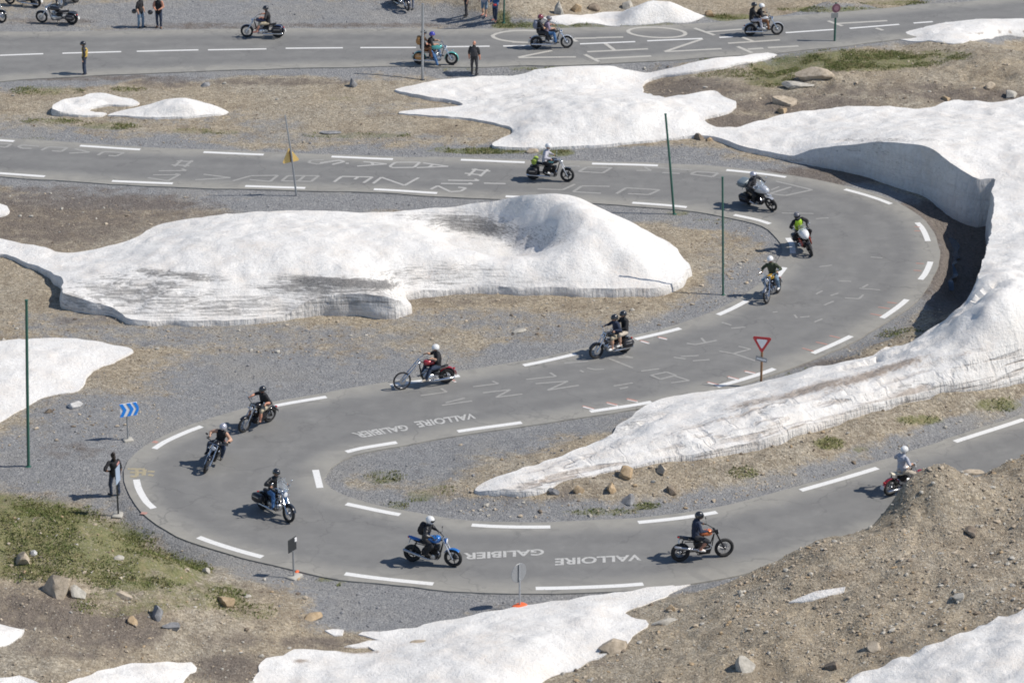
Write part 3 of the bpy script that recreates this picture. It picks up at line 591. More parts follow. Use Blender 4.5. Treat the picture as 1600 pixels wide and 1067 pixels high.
# ------------------------------------------------------------------ snow
SNOW_RINGS = []
def snow(label, poly, ctrl, dirt=(), brown=(), crack=(), sp=.2, amp=1.0, noise_edge=.12, steps=False, name='snow_patch'):
    """poly: (px, py, rim height, 't' when the pixel shows the top of the rim); ctrl: (px, py, thickness)"""
    W = []
    for p in poly:
        top = len(p) > 3; h = p[2] if len(p) > 2 else .04
        q = hit(p[0], p[1], h if top else 0)[0]; W.append((q[0], q[1], h))
    W = np.array(W)
    C = np.array([tuple(hit(a, b, c)[0][:2]) + (c,) for a, b, c in ctrl]) if len(ctrl) else np.zeros((0, 3))
    R = catmull(W, .28, True); R[:, 2] = np.maximum(R[:, 2], .03)
    a = np.arange(len(R)) * .28
    T = np.roll(R[:, :2], -1, 0) - np.roll(R[:, :2], 1, 0); T /= np.linalg.norm(T, axis=1)[:, None] + 1e-9
    R[:, :2] += np.stack([-T[:, 1], T[:, 0]], 1) * (noise_edge * 2 * (fbm(a, a * 0 + len(label), .9, 4, 31) + .9 * fbm(a, a * 0 + 3, 2.2, 2, 33)))[:, None]
    ring = R[:, :2]; SNOW_RINGS.append(ring)
    st = max(1, len(W) // 160)
    tps = TPS(np.concatenate([W[:, :2], (W[:, :2] + np.roll(W[:, :2], -1, 0)) / 2, C[:, :2]]), np.concatenate([W[:, 2], (W[:, 2] + np.roll(W[:, 2], -1, 0)) / 2, C[:, 2]]), .01)
    V, F, n = sheet('s', ring, sp, 0, M_SNOW)
    d = seg_dist(V, ring); g = relief(V)
    h = np.maximum(tps(V), .04)
    rim_n = np.concatenate([((V[q:q + 4000, None, :] - ring[None]) ** 2).sum(2).argmin(1) for q in range(0, len(V), 4000)])
    rim = R[:, 2][rim_n]
    k = sstep(0, .4, d); h = rim * (1 - k) + h * k
    x, y = V[:, 0], V[:, 1]
    cups = fbm(x, y, 1.1, 4, 41) * .18 + fbm(x, y, 2.4, 2, 43) * .12
    h = np.maximum(h + amp * cups * sstep(-.05, .8, d) * np.clip(h / .25, .15, 1), .025)
    if steps:      # the ploughed front bank melts back in two or three uneven terraces
        fx, fy = proj(x, y, g); fr = sstep(760, 900, fx) * (fy > 690 - (fx - 1200) * .26 - 75) * (fy < 900)
        e = d + .5 * fbm(x, y, .5, 3, 71)
        h = h - fr * .24 * (1 - sstep(.38, .5, e)) - fr * .13 * (1 - sstep(.95, 1.05, e)) - fr * .08 * (1 - sstep(1.5, 1.6, e))
        h = np.maximum(h, .05)
    z = g + h
    bd = d < 1e-4
    bi = np.where(bd)[0]
    # order the boundary vertices along the ring
    near_i = np.array([((V - p) ** 2).sum(1).argmin() for p in ring])
    keep = [near_i[0]] + [b for a_, b in zip(near_i[:-1], near_i[1:]) if b != a_]; keep = np.array(keep)
    rows = 5; VV = [np.column_stack([V, z])]; FF = [F]; base = len(V); prev = keep; m = len(keep); i = np.arange(m); j = (i + 1) % m
    P = V[keep]; zt = z[keep]; zb = relief(P) - .12
    T = np.roll(P, -1, 0) - np.roll(P, 1, 0); T /= np.linalg.norm(T, axis=1)[:, None] + 1e-9; N = np.stack([T[:, 1], -T[:, 0]], 1)
    area = ((P[:, 0] * np.roll(P[:, 1], -1) - np.roll(P[:, 0], -1) * P[:, 1]).sum())
    if area < 0: N = -N
    for r in range(1, rows + 1):
        t = r / rows; zz = zt * (1 - t) + zb * t
        out = np.minimum(zt - zb, 1.0) * (.10 * math.sin(t * math.pi * .8) + .06 * t) + np.minimum(zt - zb, 1.5) * .16 * fbm(P[:, 0] * 1.2 + P[:, 1] * .7, zz * 3, 1.2, 3, 51)
        VV.append(np.column_stack([P + N * out[:, None], zz])); cur = base + (r - 1) * m + i
        FF += [np.stack([prev[i], cur[i], cur[j]], 1), np.stack([prev[i], cur[j], prev[j]], 1)]; prev = cur
    VV = np.concatenate(VV); FF = np.concatenate(FF)
    o = np_mesh(name, VV, FF, M_SNOW, True)
    bm = bmesh.new(); bm.from_mesh(o.data); bmesh.ops.recalc_face_normals(bm, faces=bm.faces)
    if sum(f.normal.z * f.calc_area() for f in bm.faces) < 0: bmesh.ops.reverse_faces(bm, faces=bm.faces)
    bm.to_mesh(o.data); bm.free(); o.data.set_sharp_from_angle(angle=math.radians(55))
    px, py = proj(VV[:, 0], VV[:, 1], VV[:, 2])
    for nm, L in (('dirt', dirt), ('brown', brown), ('crack', crack)):
        v = np.zeros(len(VV))
        for cx, cy, rx, ry, s, *rot in L:
            an = math.radians(rot[0]) if rot else 0; dx, dy = px - cx, py - cy
            q = np.sqrt(((dx * math.cos(an) + dy * math.sin(an)) / rx) ** 2 + ((-dx * math.sin(an) + dy * math.cos(an)) / ry) ** 2)
            v = np.maximum(v, s * (1 - sstep(.3, 1.25, q)))
        fattr(o, nm, v)
    tag(o, label, 'snow patch', 'old snow patches beside the road'); return o
t = 't'
snow('biggest snow mound with dirty dark streaks lying between the two upper road legs',
 [(-60,402,.15),(0,402,.15),(30,411,.2),(70,430,.3),(98,455,.6),(104,480,.7),(137,490,.6),(175,494,.4),(207,507,.25),(275,509,.25),(340,508,.25),(400,507,.25),(450,499,.3),(480,494,.7),(550,492,1.0),(615,495,.9),(640,489,.35),(634,470,.4),(687,462,.3),(740,459,.3),(800,459,.35),(900,462,.4),(960,463,.4),(1000,463,.4),(1035,461,.4),(1060,452,.4),(1073,438,.4),
  (1077,418,.4,t),(1071,405,.5,t),(1057,389,.7,t),(1025,369,1.0,t),(985,347,1.3,t),(925,319,1.9,t),(898,307,2.15,t),(870,302,2.25,t),(845,303,2.15,t),(800,308,1.7,t),(775,314,1.4,t),(712,323,1.0,t),(650,328,.8,t),(605,332,.8,t),(562,333,.9,t),(507,330,1.0,t),(450,330,1.0,t),(400,331,1.0,t),(325,339,.8,t),(250,352,.5,t),(212,372,.35,t),(170,384,.25,t),(137,392,.2,t),(105,395,.2,t),(60,385,.2,t),(0,373,.2,t),(-60,366,.2,t)],
 [(300,385,1.4),(400,372,1.6),(500,368,1.65),(580,372,1.5),(300,430,1.15),(400,438,1.15),(500,432,1.35),(560,435,1.35),(200,430,.9),(150,440,.8),(140,470,.8),(250,470,.7),(350,475,.6),(640,358,1.35),(700,382,1.2),(760,404,1.05),(690,345,.5),(745,362,.1),(800,378,.15),(850,388,.65),(900,345,2.05),(950,375,1.75),(1000,405,1.2),(900,410,1.2),(800,415,1.0),(700,425,.9),(650,430,.8),(1030,424,.65),(880,325,2.2),(950,422,.85),(700,436,.6),(800,432,.7),(900,432,.75),(1000,434,.65)],
 dirt=[(190,458,100,38,.72),(330,478,230,30,.68),(530,466,120,26,.72),(220,460,130,18,.8,0),(280,430,90,10,.95,6),(520,441,120,12,1.3,2),(590,446,45,10,1.3),(480,452,120,9,1.0,2),(250,446,60,12,.85),(640,425,90,14,.5,-8),(160,465,50,22,.7),(600,475,30,18,.5),(740,352,95,22,1.05,8),(830,375,80,18,.5),(700,438,120,14,.5,-5),(660,342,60,8,.6,8),(700,430,110,20,.55,-6),(820,440,120,16,.35),(560,452,60,10,1),(820,365,90,20,.45),(300,495,110,14,.5),(660,420,90,16,.35,-8),(120,470,30,25,.7)],  # blobs in the hollow between the lobes mix dirt with painted-in shade
 brown=[(720,430,120,16,.25),(860,345,70,8,.2)], sp=.2, name='snow_bank')
snow('vast snowfield with a tall cut snow wall round the far hairpin',
 [(618,143,.1),(650,136,.15),(690,129,.15),(760,122,.15),(810,120,.1),(870,108,.1),(960,107,.1),(1100,97,.1),(1200,85,.1),(1214,87,.08),(1190,95,.08),(1130,108,.1),(1080,116,.12),(1020,125,.15),(1006,135,.15),(1008,149,.12),(1040,155,.1),(1080,150,.1),(1115,145,.1),(1130,154,.12),(1150,168,.12),(1130,180,.12),(1100,188,.15),(1112,200,.15),(1150,203,.15),(1200,190,.12),(1230,182,.12),(1290,174,.12),(1350,170,.12),(1400,171,.12),(1445,172,.12),(1490,160,.12),(1560,163,.12),(1600,154,.12),(1700,145,.2),(1800,140,.2),
  (1800,540,.6),(1700,572,.85),(1600,594,.85),(1525,606,.85),(1450,619,.85),(1387,639,.85),(1325,656,.85),(1262,676,.85),(1200,697,.85),(1150,707,.8),(1112,713,.75),(1050,721,.65),(992,733,.55),(940,741,.5),(910,747,.5),(872,756,.5),(850,768,.5),(800,774,.35),(743,769,.1),
  (765,755,.15),(800,740,.15),(850,722,.15),(900,704,.15),(940,689,.15),(975,664,.15),(1000,645,.2),(1025,634,.25),(1100,622,.3),(1162,613,.3),(1200,604,.3),(1250,592,.3),(1300,580,.3),(1350,569,.3),(1375,559,.35),(1425,534,.4,t),(1450,517,.6,t),(1477,500,.9,t),(1500,480,1.5,t),(1520,455,2.0,t),(1530,430,2.45,t),(1537,405,2.8,t),(1544,377,3.0,t),(1550,350,3.0,t),(1553,325,2.85,t),(1551,300,2.6,t),(1548,351,2.35),(1527,353,2.35),(1505,348,2.5),(1480,333,2.55),(1450,308,2.5),(1425,299,2.4),(1375,282,2.0),(1337,271,1.5),(1300,263,1.15),(1265,257,.75),(1240,254,.35),(1200,244,.25),(1160,236,.25),(1115,219,.2),(1090,215,.15),(1040,220,.12),(980,226,.12),(900,233,.15),(830,235,.15),(770,231,.15),(800,211,.12),(795,201,.12),(740,190,.12),(680,184,.1),(622,178,.06),(690,171,.1),(722,168,.15),(700,161,.2),(660,155,.2)],
 [(800,150,.5),(900,140,.5),(720,145,.35),(900,190,.7),(1000,190,.7),(820,200,.5),(1060,180,.5),(1080,205,.4),(1100,110,.25),(1250,215,.6),(1350,205,1.2),(1450,200,1.6),(1550,230,2.2),(1585,330,2.8),(1580,420,2.65),(1565,480,2.0),(1530,520,1.3),(1620,400,2.8),(1600,250,2.2),(1600,500,1.8),(1480,550,.8),(1550,560,1.05),(1600,560,1.1),(1400,585,.65),(1450,595,.85),(1300,610,.6),(1300,632,.85),(1200,635,.6),(1200,655,.85),(1100,650,.5),(1100,675,.75),(1000,685,.45),(1000,705,.55),(900,725,.4),(850,742,.4),(1400,610,.85),(1520,585,1.0)],
 dirt=[(800,150,110,9,.35,-5),(1000,655,60,14,.5,-25),(840,755,60,14,.55,-18),(1400,608,90,8,.5,-18),(1200,640,80,5,.35,-16),(900,735,50,8,.4,-18),(1430,260,120,30,.22),(1250,250,40,6,.5),(1470,618,60,5,.5,-16),(1350,235,120,5,.4),(1400,219,130,4,.5)],
 brown=[(1370,582,110,9,1.0,-18),(1270,607,90,8,.95,-16),(1180,628,70,7,.75,-14),(1480,560,90,6,.5,-16),(1130,655,90,5,.45,-16),(1050,680,70,5,.4,-18),(1300,612,60,5,.5,-16),(1100,640,60,5,.3,-16),(1440,572,40,6,.35)],
 crack=[(1200,660,260,45,1,-17),(1500,590,260,30,1,-14),(900,735,130,30,1,-18)], sp=.2, noise_edge=.09, steps=True, name='snowfield')
snow('flat white snow patch beside the tall green pole on the left', [(-60,540),(0,533),(30,531),(100,530),(160,536),(208,551,.1),(195,558,.1),(170,570),(140,584,.1),(130,600,.1),(115,613),(80,617),(50,630),(25,645),(0,660),(-60,680)], [(60,570,.3),(20,600,.3),(120,565,.2),(0,570,.35)])
snow('tiny snow scrap at the left edge above the biggest mound', [(-60,322,.15),(0,323,.15),(10,326,.12),(15,331,.1),(8,338,.1),(-60,342,.12)], [(-20,332,.25)])
snow('crescent shaped snow remnant left of the smooth lens shaped one', [(84,180,.35),(92,166,.25),(110,160,.2),(130,157,.2),(150,151.5,.2),(190,155,.12),(218,163,.06),(205,167,.08),(170,167.5,.1),(145,171,.1),(137,175,.1),(150,178,.1),(168,179.5,.08),(160,183,.1),(110,183,.15)], [(110,172,.35),(150,160,.25)], dirt=[(90,180,14,7,.8)], sp=.15)  # its single blob darkens the lower left underside
snow('smooth lens shaped snow remnant on dirt below the top road', [(168,182,.06),(190,175,.08),(220,166,.15,t),(245,159,.25,t),(270,154,.4,t),(300,155.5,.4,t),(330,163,.3,t),(350,171,.15,t),(358,177,.08),(340,181,.1),(290,186,.12),(220,185,.1)], [(270,168,.5),(300,168,.5),(230,175,.25)], sp=.15)
snow('narrow snow strip under the rocky bank behind the top road', [(848,29),(870,26),(900,24),(960,19),(1010,18),(1060,20),(1100,24),(1119,28),(1090,33),(1040,36),(980,41),(930,38),(870,39)], [(930,30,.2),(1000,28,.3),(1050,27,.2)])
snow('snow patch beside the top road in the upper right corner', [(1348,61),(1390,52),(1430,45),(1470,36),(1530,30),(1600,28),(1720,20),(1720,50),(1640,53),(1600,54),(1560,58),(1500,68),(1470,67),(1430,66),(1400,62),(1428,60)], [(1450,52,.25),(1550,44,.3)], brown=[(1560,51,70,1.6,1.0,-2)])
snow('white snow scrap on grassy hill at the lower left edge', [(-60,972),(0,973),(20,980),(38,985),(30,995),(22,1003),(0,1010),(-60,1015)], [(-10,990,.2)])
snow('snow patch cut by the bottom edge below the large tan boulder', [(100,1075),(130,1058),(165,1047),(205,1037),(250,1036),(300,1035),(306,1043),(290,1060),(270,1080),(250,1100),(120,1100)], [(220,1055,.2)])
snow('thin snow scrap in the lower left corner', [(-60,1058),(0,1057),(30,1056),(48,1062),(70,1075),(80,1100),(-60,1110)], [(0,1080,.2)])
snow('broad foreground snow slope between both stony hills', [(380,1120),(395,1075),(405,1052,.08),(402,1041),(430,1026),(475,1016),(525,1018),(585,1018),(575,1012),(530,1011),(560,1005),(602,1001),(590,996),(562,991),(625,985,.1),(712,972,.15),(775,960,.2),(800,954,.15),(875,942,.12),(960,929,.1),(1025,920,.08),(1075,911),(1110,904),(1095,911),(1057,925),(1025,940),(975,959),(985,965),(1012,975),(997,995),(980,1005),(935,1021),(950,1021),(925,1032),(895,1047),(855,1065),(820,1120)],
 [(700,1010,.5),(800,990,.5),(600,1040,.35),(900,970,.4),(750,1060,.6),(500,1060,.25),(850,1030,.5),(950,950,.3)], brown=[(560,1018,40,4,1.0),(470,1032,16,5,1.0)], noise_edge=.2)
snow('long thin sliver of snow on the right stony hillside', [(1232,942,.04),(1260,931,.06),(1290,923,.06),(1320,919,.04),(1318,924,.05),(1285,933,.06),(1255,940,.05)], [], brown=[(1275,924,20,3,.6)], sp=.12, noise_edge=.06)
snow('snow in the bottom right corner below the stony hill', [(1290,1120),(1330,1062),(1370,1045),(1420,1026),(1460,1008),(1500,990),(1550,970),(1600,950),(1700,915),(1750,1000),(1750,1120)], [(1500,1050,.35),(1600,1010,.4)], noise_edge=.15)
snow('small snow scrap at the foot of the stony slope beside grey gravel', [(508,986),(520,984),(536,985),(535,993),(522,994)], [], sp=.1, noise_edge=.04)

# stream in the gully
P = np.array([(1485,372),(1493,388),(1492,400),(1488,415),(1490,428),(1482,442),(1484,455)]); Wd = catmull(np.array([hit(a, b)[0] for a, b in P]), .25)
Tn = np.gradient(Wd[:, :2], axis=0); Tn /= np.linalg.norm(Tn, axis=1)[:, None]; Nn = np.stack([-Tn[:, 1], Tn[:, 0]], 1) * (.22 + .1 * fbm(np.arange(len(Wd)) * .3, np.zeros(len(Wd)), 1, 3, 61))[:, None] * (.25 + .9 * np.abs(np.sin(np.arange(len(Wd)) * .55)))[:, None]
n = len(Wd); i = np.arange(n - 1); zz = Wd[:, 2] + .03
water = np_mesh('stream', np.concatenate([np.column_stack([Wd[:, :2] + Nn, zz]), np.column_stack([Wd[:, :2] - Nn, zz])]), np.stack([i + n, i + n + 1, i + 1, i], 1), mat('meltwater', (.04, .06, .085), .25, var=.5, scale=9, bump=1.0))
tag(water, kind='structure')

# ------------------------------------------------------------------ rocks
def rock(px, py, size, kind, label, seed, rot=None, sink=.36, name='rock', tilt=(0, 0)):
    bm = bmesh.new(); bmesh.ops.create_icosphere(bm, subdivisions=3, radius=1)
    r = random.Random(seed); pl = [(Vector((r.gauss(0, 1), r.gauss(0, 1), r.gauss(0, .9))).normalized(), r.uniform(.42, .74)) for _ in range(13)]
    for v in bm.verts:
        p = v.co.copy()
        for n, d in pl:
            k = p.dot(n)
            if k > d: p -= n * (k - d)
        p += Vector((r.uniform(-1, 1), r.uniform(-1, 1), r.uniform(-1, 1))) * .012
        v.co = Vector((p.x * size[0] * .78, p.y * size[1] * .78, p.z * size[2] * .78))
    me = bpy.data.meshes.new(name); bm.to_mesh(me); bm.free(); me.materials.append(ROCKS[kind]); me.set_sharp_from_angle(angle=math.radians(25)); me.polygons.foreach_set('use_smooth', [True] * len(me.polygons))
    o = bpy.data.objects.new(name, me); COL.objects.link(o); p = spot(px, py)
    o.location = (p.x, p.y + size[1] * .3, p.z + size[2] * (.5 - sink)); o.rotation_euler = (tilt[0], tilt[1], rot if rot is not None else r.uniform(0, 6))
    tag(o, label, 'rock', 'loose rocks on the slopes'); return o
RK = [(88,930,(1.05,.8,.95),'tan','largest tan boulder on the grassy slope at lower left',11,0,'boulder'),
 (120,934,(.6,.45,.5),'pale','pale block touching the right side of the largest boulder',12,.4,'rock'),
 (36,882,(.55,.5,.5),'tan','round tan boulder in grass above the largest boulder',13,None,'boulder'),
 (191,934,(.75,.3,.24),'tan','flat tan slab lying in grass right of the largest boulder',14,-.6,'rock'),
 (207,976,(.4,.3,.3),'orange','small yellowish rock on dark soil below the grass',15,None,'rock'),
 (352,946,(.6,.4,.4),'orange','ochre rock on the stony end of the lower left hill',16,-.4,'rock'),
 (246,966,(.4,.3,.55),'grey','dark upright split rock on the lower left hill',17,None,'rock'),
 (268,984,(.5,.35,.3),'grey','grey stone beside the dark upright split rock',18,None,'rock'),
 (322,897,(.34,.3,.3),'pale','small pale stone on the hill crest beside the gravel',19,None,'rock'),
 (51,866,(.26,.22,.22),'white','small whitish stone above the round tan boulder',20,None,'rock'),
 (187,875,(.36,.25,.22),'pale','pale flat stone in the middle of the grass',21,None,'rock'),
 (488,968,(.5,.35,.4),'orange','ochre rock at the tip of the lower left hill above grey gravel',22,None,'rock'),
 (958,1020,(1.05,.7,.55),'tan','squared tan block at the edge of the foreground snow',23,.15,'boulder'),
 (652,1013,(.85,.35,.28),'tan','flat brown stone lying alone on the foreground snow',24,.1,'rock'),
 (1163,1046,(.85,.6,.75),'pale','pale angular boulder near the bottom of the right hill',25,None,'boulder'),
 (1040,976,(.75,.32,.26),'pale','flat pale slab beside the notch in the foreground snow',26,.3,'rock'),
 (1048,953,(.36,.3,.25),'orange','yellowish stone above the flat slab by the snow notch',27,None,'rock'),
 (1410,826,(.65,.5,.48),'pale','pale rock on the right hill below the mound',28,None,'rock'),
 (1366,1014,(.5,.35,.35),'tan','tan rock in the middle of the lower right hillside',29,None,'rock'),
 (1515,742,(.8,.35,.3),'tan','flat tan rock lying on the crest beside the mound',30,0,'rock'),
 (1517,835,(.5,.4,.3),'brown','dark brown rock high on the right hillside',31,None,'rock'),
 (1502,936,(.5,.35,.2),'pale','light grey stone on the lower right hillside near the corner snow',32,None,'rock'),
 (1300,1046,(.55,.4,.3),'brown','dark rock beside the corner snow at bottom right',33,None,'rock'),
 (1268,124,(1.75,.9,.62),'tan','layered outcrop slab on grass under the top road',34,-.25,'outcrop'),
 (1245,137,(1.75,.7,.3),'pale','long flat slab just below the layered outcrop',35,.0,'outcrop'),
 (1226,164,(1.2,.8,.55),'tan','tan block nearest the big snowfield under the outcrop slabs',36,-.2,'boulder'),
 (1222,178,(.6,.5,.35),'orange','small ochre rock touching the upper rim of the snowfield',37,None,'rock'),
 (1108,25,(.55,.5,.6),'orange','upright ochre boulder beyond the right end of the snow strip',38,None,'boulder'),
 (552,136,(.55,.45,.5),'grey','dark grey stone alone on dirt below the top road',39,None,'rock'),
 (515,209,(.95,.3,.16),'grey','thin grey slab flat on dirt above the warning sign road',40,.0,'rock'),
 (320,135,(.5,.4,.25),'grey','grey stone on the verge below the top road near the lens shaped snow',401,None,'rock'),
 (115,639,(.55,.42,.34),'white','white stone on gravel beside the left snow patch',41,None,'rock'),
 (76,645,(.35,.25,.2),'brown','brown stone left of the white stone on gravel',42,None,'rock'),
 (978,748,(.7,.5,.5),'orange','ochre rock under the front edge of the long snow bank',43,None,'rock'),
 (1035,738,(.55,.4,.35),'tan','tan rock right of the ochre rock below the snow bank',44,None,'rock'),
 (956,770,(.5,.4,.45),'orange','tilted ochre rock between snow tip and low road',45,None,'rock'),
 (982,786,(.6,.4,.35),'grey','grey rock nearest the low road below the snow bank',46,None,'rock'),
 (905,770,(.45,.35,.35),'orange','reddish rock just below the snow tip',47,None,'rock'),
 (1050,772,(.4,.35,.4),'brown','dark rock beside the low road verge right of the grey rock',48,None,'rock'),
 (864,772,(.35,.3,.3),'grey','round grey stone beneath the snow tip',49,None,'rock'),
 (811,520,(.55,.35,.16),'pale','pale flat stone on grey gravel left of the riding pair',50,.2,'rock'),
 (833,239,(.5,.35,.36),'tan','tan rock in grass at the lower rim of the upper snow',51,0,'rock'),
 (1092,218,(.6,.35,.32),'brown','dark rock between upper snow and gravel by the leaning pole',52,None,'rock'),
 (1109,220,(.45,.3,.22),'orange','ochre stone beside the dark rock near the leaning pole',53,None,'rock'),
 (873,22,(.5,.5,1.0),'pale','pale leaning slab in the rocky bank behind the pillion pair',54,None,'outcrop'),
 (900,19,(.5,.4,.7),'orange','ochre slab beside the pale slab in the rocky bank',55,None,'outcrop'),
 (978,14,(1.0,.5,.6),'pale','broad pale slab above the narrow snow strip',56,None,'outcrop'),
 (930,17,(.6,.5,.45),'brown','brown rock at the upper rim of the narrow snow strip',57,None,'rock'),
 (1580,152,(.8,.5,.3),'pale','pale slab at the upper right rim of the snowfield',58,None,'rock'),
 (1545,140,(.6,.45,.4),'tan','tan rock on dark soil at the right above the snowfield',59,None,'rock'),
 (1480,158,(.5,.4,.3),'orange','ochre stone at the snowfield rim below the grassy hill',60,None,'rock'),
 (350,507,(.45,.35,.28),'pale','pale stone at the foot of the biggest snow mound',61,None,'rock'),
 (1022,455,(.5,.35,.3),'grey','grey rock against the right end of the biggest snow mound',62,None,'rock'),
 (1480,502,(.9,.5,.4),'brown','brown rock in the shaded gully mouth beside the hairpin',63,None,'rock'),
 (1385,552,(.4,.3,.25),'tan','tan stone on the verge between hairpin and snow bank',64,None,'rock')]
for px, py, sz, kd, lb, sd, rot, nm in RK: rock(px, py, sz, kd, lb, sd, rot, name=nm)

# loose stones too small and many to count
def stones(name, n, zones, kind, lo, hi, seed, zmax=True):
    r = np.random.default_rng(seed); ico = np.array([(0, 0, 1), (.89, 0, .45), (.28, .85, .45), (-.72, .53, .45), (-.72, -.53, .45), (.28, -.85, .45), (.72, .53, -.45), (-.28, .85, -.45), (-.89, 0, -.45), (-.28, -.85, -.45), (.72, -.53, -.45), (0, 0, -1)])
    fc = np.array([(0,1,2),(0,2,3),(0,3,4),(0,4,5),(0,5,1),(1,6,2),(2,7,3),(3,8,4),(4,9,5),(5,10,1),(6,7,2),(7,8,3),(8,9,4),(9,10,5),(10,6,1),(6,11,7),(7,11,8),(8,11,9),(9,11,10),(10,11,6)])
    w = np.array([z[4] for z in zones], float); zi = r.choice(len(zones), n, p=w / w.sum()); Z = np.array(zones, float)[zi]
    px = Z[:, 0] + (Z[:, 2] - Z[:, 0]) * r.random(n); py = Z[:, 1] + (Z[:, 3] - Z[:, 1]) * r.random(n)
    Q = unproj(px, py, r.uniform(0, 2.6, n) if zmax else 0); P = np.column_stack([Q, relief(Q)]); d = road_dist(P[:, :2]); cl = fbm(P[:, 0], P[:, 1], .6, 3, seed)
    ok = (d > .35) & (cl > r.uniform(-.25, .12, n))
    for ring in SNOW_RINGS: ok &= ~inside(P[:, :2], ring)
    P = P[ok]; n = len(P)
    s = lo * (hi / lo) ** (r.random(n) ** 4.0) * .8
    V = ico[None] * (1 + r.uniform(-.32, .32, (n, 12, 1))); sc = np.stack([s * r.uniform(.8, 1.4, n), s * r.uniform(.7, 1.1, n), s * r.uniform(.4, .85, n)], 1); V = V * sc[:, None]
    a = r.uniform(0, 6.28, n); ca, sa = np.cos(a)[:, None], np.sin(a)[:, None]
    V = np.stack([V[..., 0] * ca - V[..., 1] * sa, V[..., 0] * sa + V[..., 1] * ca, V[..., 2]], -1) + (P + np.stack([0 * s, 0 * s, s * .2], 1))[:, None]
    F = (fc[None] + (np.arange(n) * 12)[:, None, None]).reshape(-1, 3)
    o = np_mesh(name, V.reshape(-1, 3), F, ROCKS[kind], False)
    tag(o, f'scattered {kind} stones and pebbles over the slopes', 'stones', kind='stuff')
ZH = [(0,850,480,1067,5),(880,900,1600,1067,9),(1150,830,1600,1000,7),(1390,730,1600,860,4),(700,690,1250,820,6),(1150,590,1600,790,6)]
ZF = [(0,130,800,235,4),(800,0,1600,45,5),(1000,70,1600,205,6),(0,480,700,560,3),(680,455,1200,530,3),(1080,330,1230,480,2),(0,300,300,420,1.5),(0,560,260,700,1.5),(1290,480,1500,590,2)]
stones('scattered_stones', 16000, ZH, 'tan', .02, .07, 211); stones('scattered_stones', 8000, ZH, 'pale', .018, .06, 212); stones('scattered_stones', 8000, ZF, 'tan', .02, .07, 213, False); stones('scattered_stones', 4000, ZF, 'brown', .02, .07, 214, False); stones('scattered_stones', 1500, ZH, 'brown', .02, .08, 215)
stones('scattered_stones', 3000, ZH, 'tan', .035, .14, 201); stones('scattered_stones', 2300, ZH, 'pale', .03, .15, 202); stones('scattered_stones', 1200, ZH, 'orange', .03, .13, 203); stones('scattered_stones', 600, ZH, 'brown', .04, .14, 204)
stones('scattered_stones', 2600, ZF, 'tan', .035, .13, 205, False); stones('scattered_stones', 1300, ZF, 'pale', .03, .16, 206, False); stones('scattered_stones', 1000, ZF, 'brown', .04, .13, 207, False)
stones('gravel_stones', 3200, [(0,560,520,790,5),(420,900,800,985,4),(520,670,1000,760,3),(260,500,900,620,4),(0,205,1200,250,3),(200,300,1150,345,3),(0,0,780,45,2)], 'grey', .025, .1, 208, False)

# grass: short tufts where the ground is green
def grass():
    r = np.random.default_rng(5); w = np.where((grass_m > .3) & (gd > .3) & (np.abs(GP[:, 0]) < 35) & (GP[:, 1] > 97) & (GP[:, 1] < 195), grass_m, 0)
    cl = np.zeros(len(w)); q = w > 0; cl[q] = fbm(GP[q, 0], GP[q, 1], .8, 4, 77)
    w = w * np.clip(.42 + cl * 6, 0.02, 1) ** 1.5; n = 60000; idx = r.choice(len(w), n, p=w / w.sum())
    P = np.column_stack([GP[idx], GZ[idx]]); P[:, :2] += r.uniform(-.09, .09, (n, 2))
    h = r.uniform(.02, .06, n) * (1 + .8 * (r.random(n) < .25)); a = r.uniform(0, 6.28, n); wd = h * r.uniform(.2, .45, n)
    t = np.stack([np.cos(a), np.sin(a), 0 * a], 1); ln = np.stack([r.normal(0, .5, n), r.normal(0, .5, n), np.ones(n)], 1) * h[:, None]
    b = t[:, [1, 0, 2]] * np.array([-1, 1, 1])
    V = np.stack([P - t * wd[:, None], P + t * wd[:, None], P + ln, P - b * wd[:, None], P + b * wd[:, None], P + ln * .8 + t * wd[:, None]], 1).reshape(-1, 3)
    F = (np.array([(0, 1, 2), (3, 4, 5)])[None] + (np.arange(n) * 6)[:, None, None]).reshape(-1, 3)
    m, nt, bs, L = nodes('alpine grass'); g = NG(nt); c = g.ramp(g.noise(2.2, 6, .7), [(.3, (.12, .165, .045)), (.5, (.2, .22, .075)), (.68, (.36, .3, .16))]); L.new(c, bs.inputs['Base Color']); bs.inputs['Roughness'].default_value = .8
    tag(np_mesh('grass', V, F, m, False), 'short alpine grass tufts growing on the slopes and verges', 'grass', kind='stuff')
grass()

# ------------------------------------------------------------------ poles and signs
STEEL = mat('galvanised steel', (.42, .44, .46), .45, .7); GREENP = mat('dark green paint', (.035, .12, .09), .5); DARKM = mat('dark metal', (.05, .055, .06), .5, .5)
CONC = mat('pale concrete', (.45, .43, .38), .9, bump=.4); RUST = mat('rusty brown post', (.27, .15, .075), .85, bump=.3); WHT = mat('white sign face', (.8, .8, .8), .4); REDS = mat('sign red', (.5, .03, .035), .45)
BLUES = mat('sign blue', (.02, .25, .8), .4); YELS = mat('weathered yellow sheet', (.85, .58, .2), .6); GREYB = mat('grey sign back', (.30, .31, .32), .5, .4); ORNG = mat('orange plastic', (.85, .16, .05), .6); GLASSG = mat('greyed white sheet', (.42, .43, .45), .5)
def root(name, px, py, label, cat, rz=0, group=None):
    p = spot(px, py); o = empty(name, Matrix.Translation(p) @ Matrix.Rotation(rz, 4, 'Z')); tag(o, label, cat, group); return o
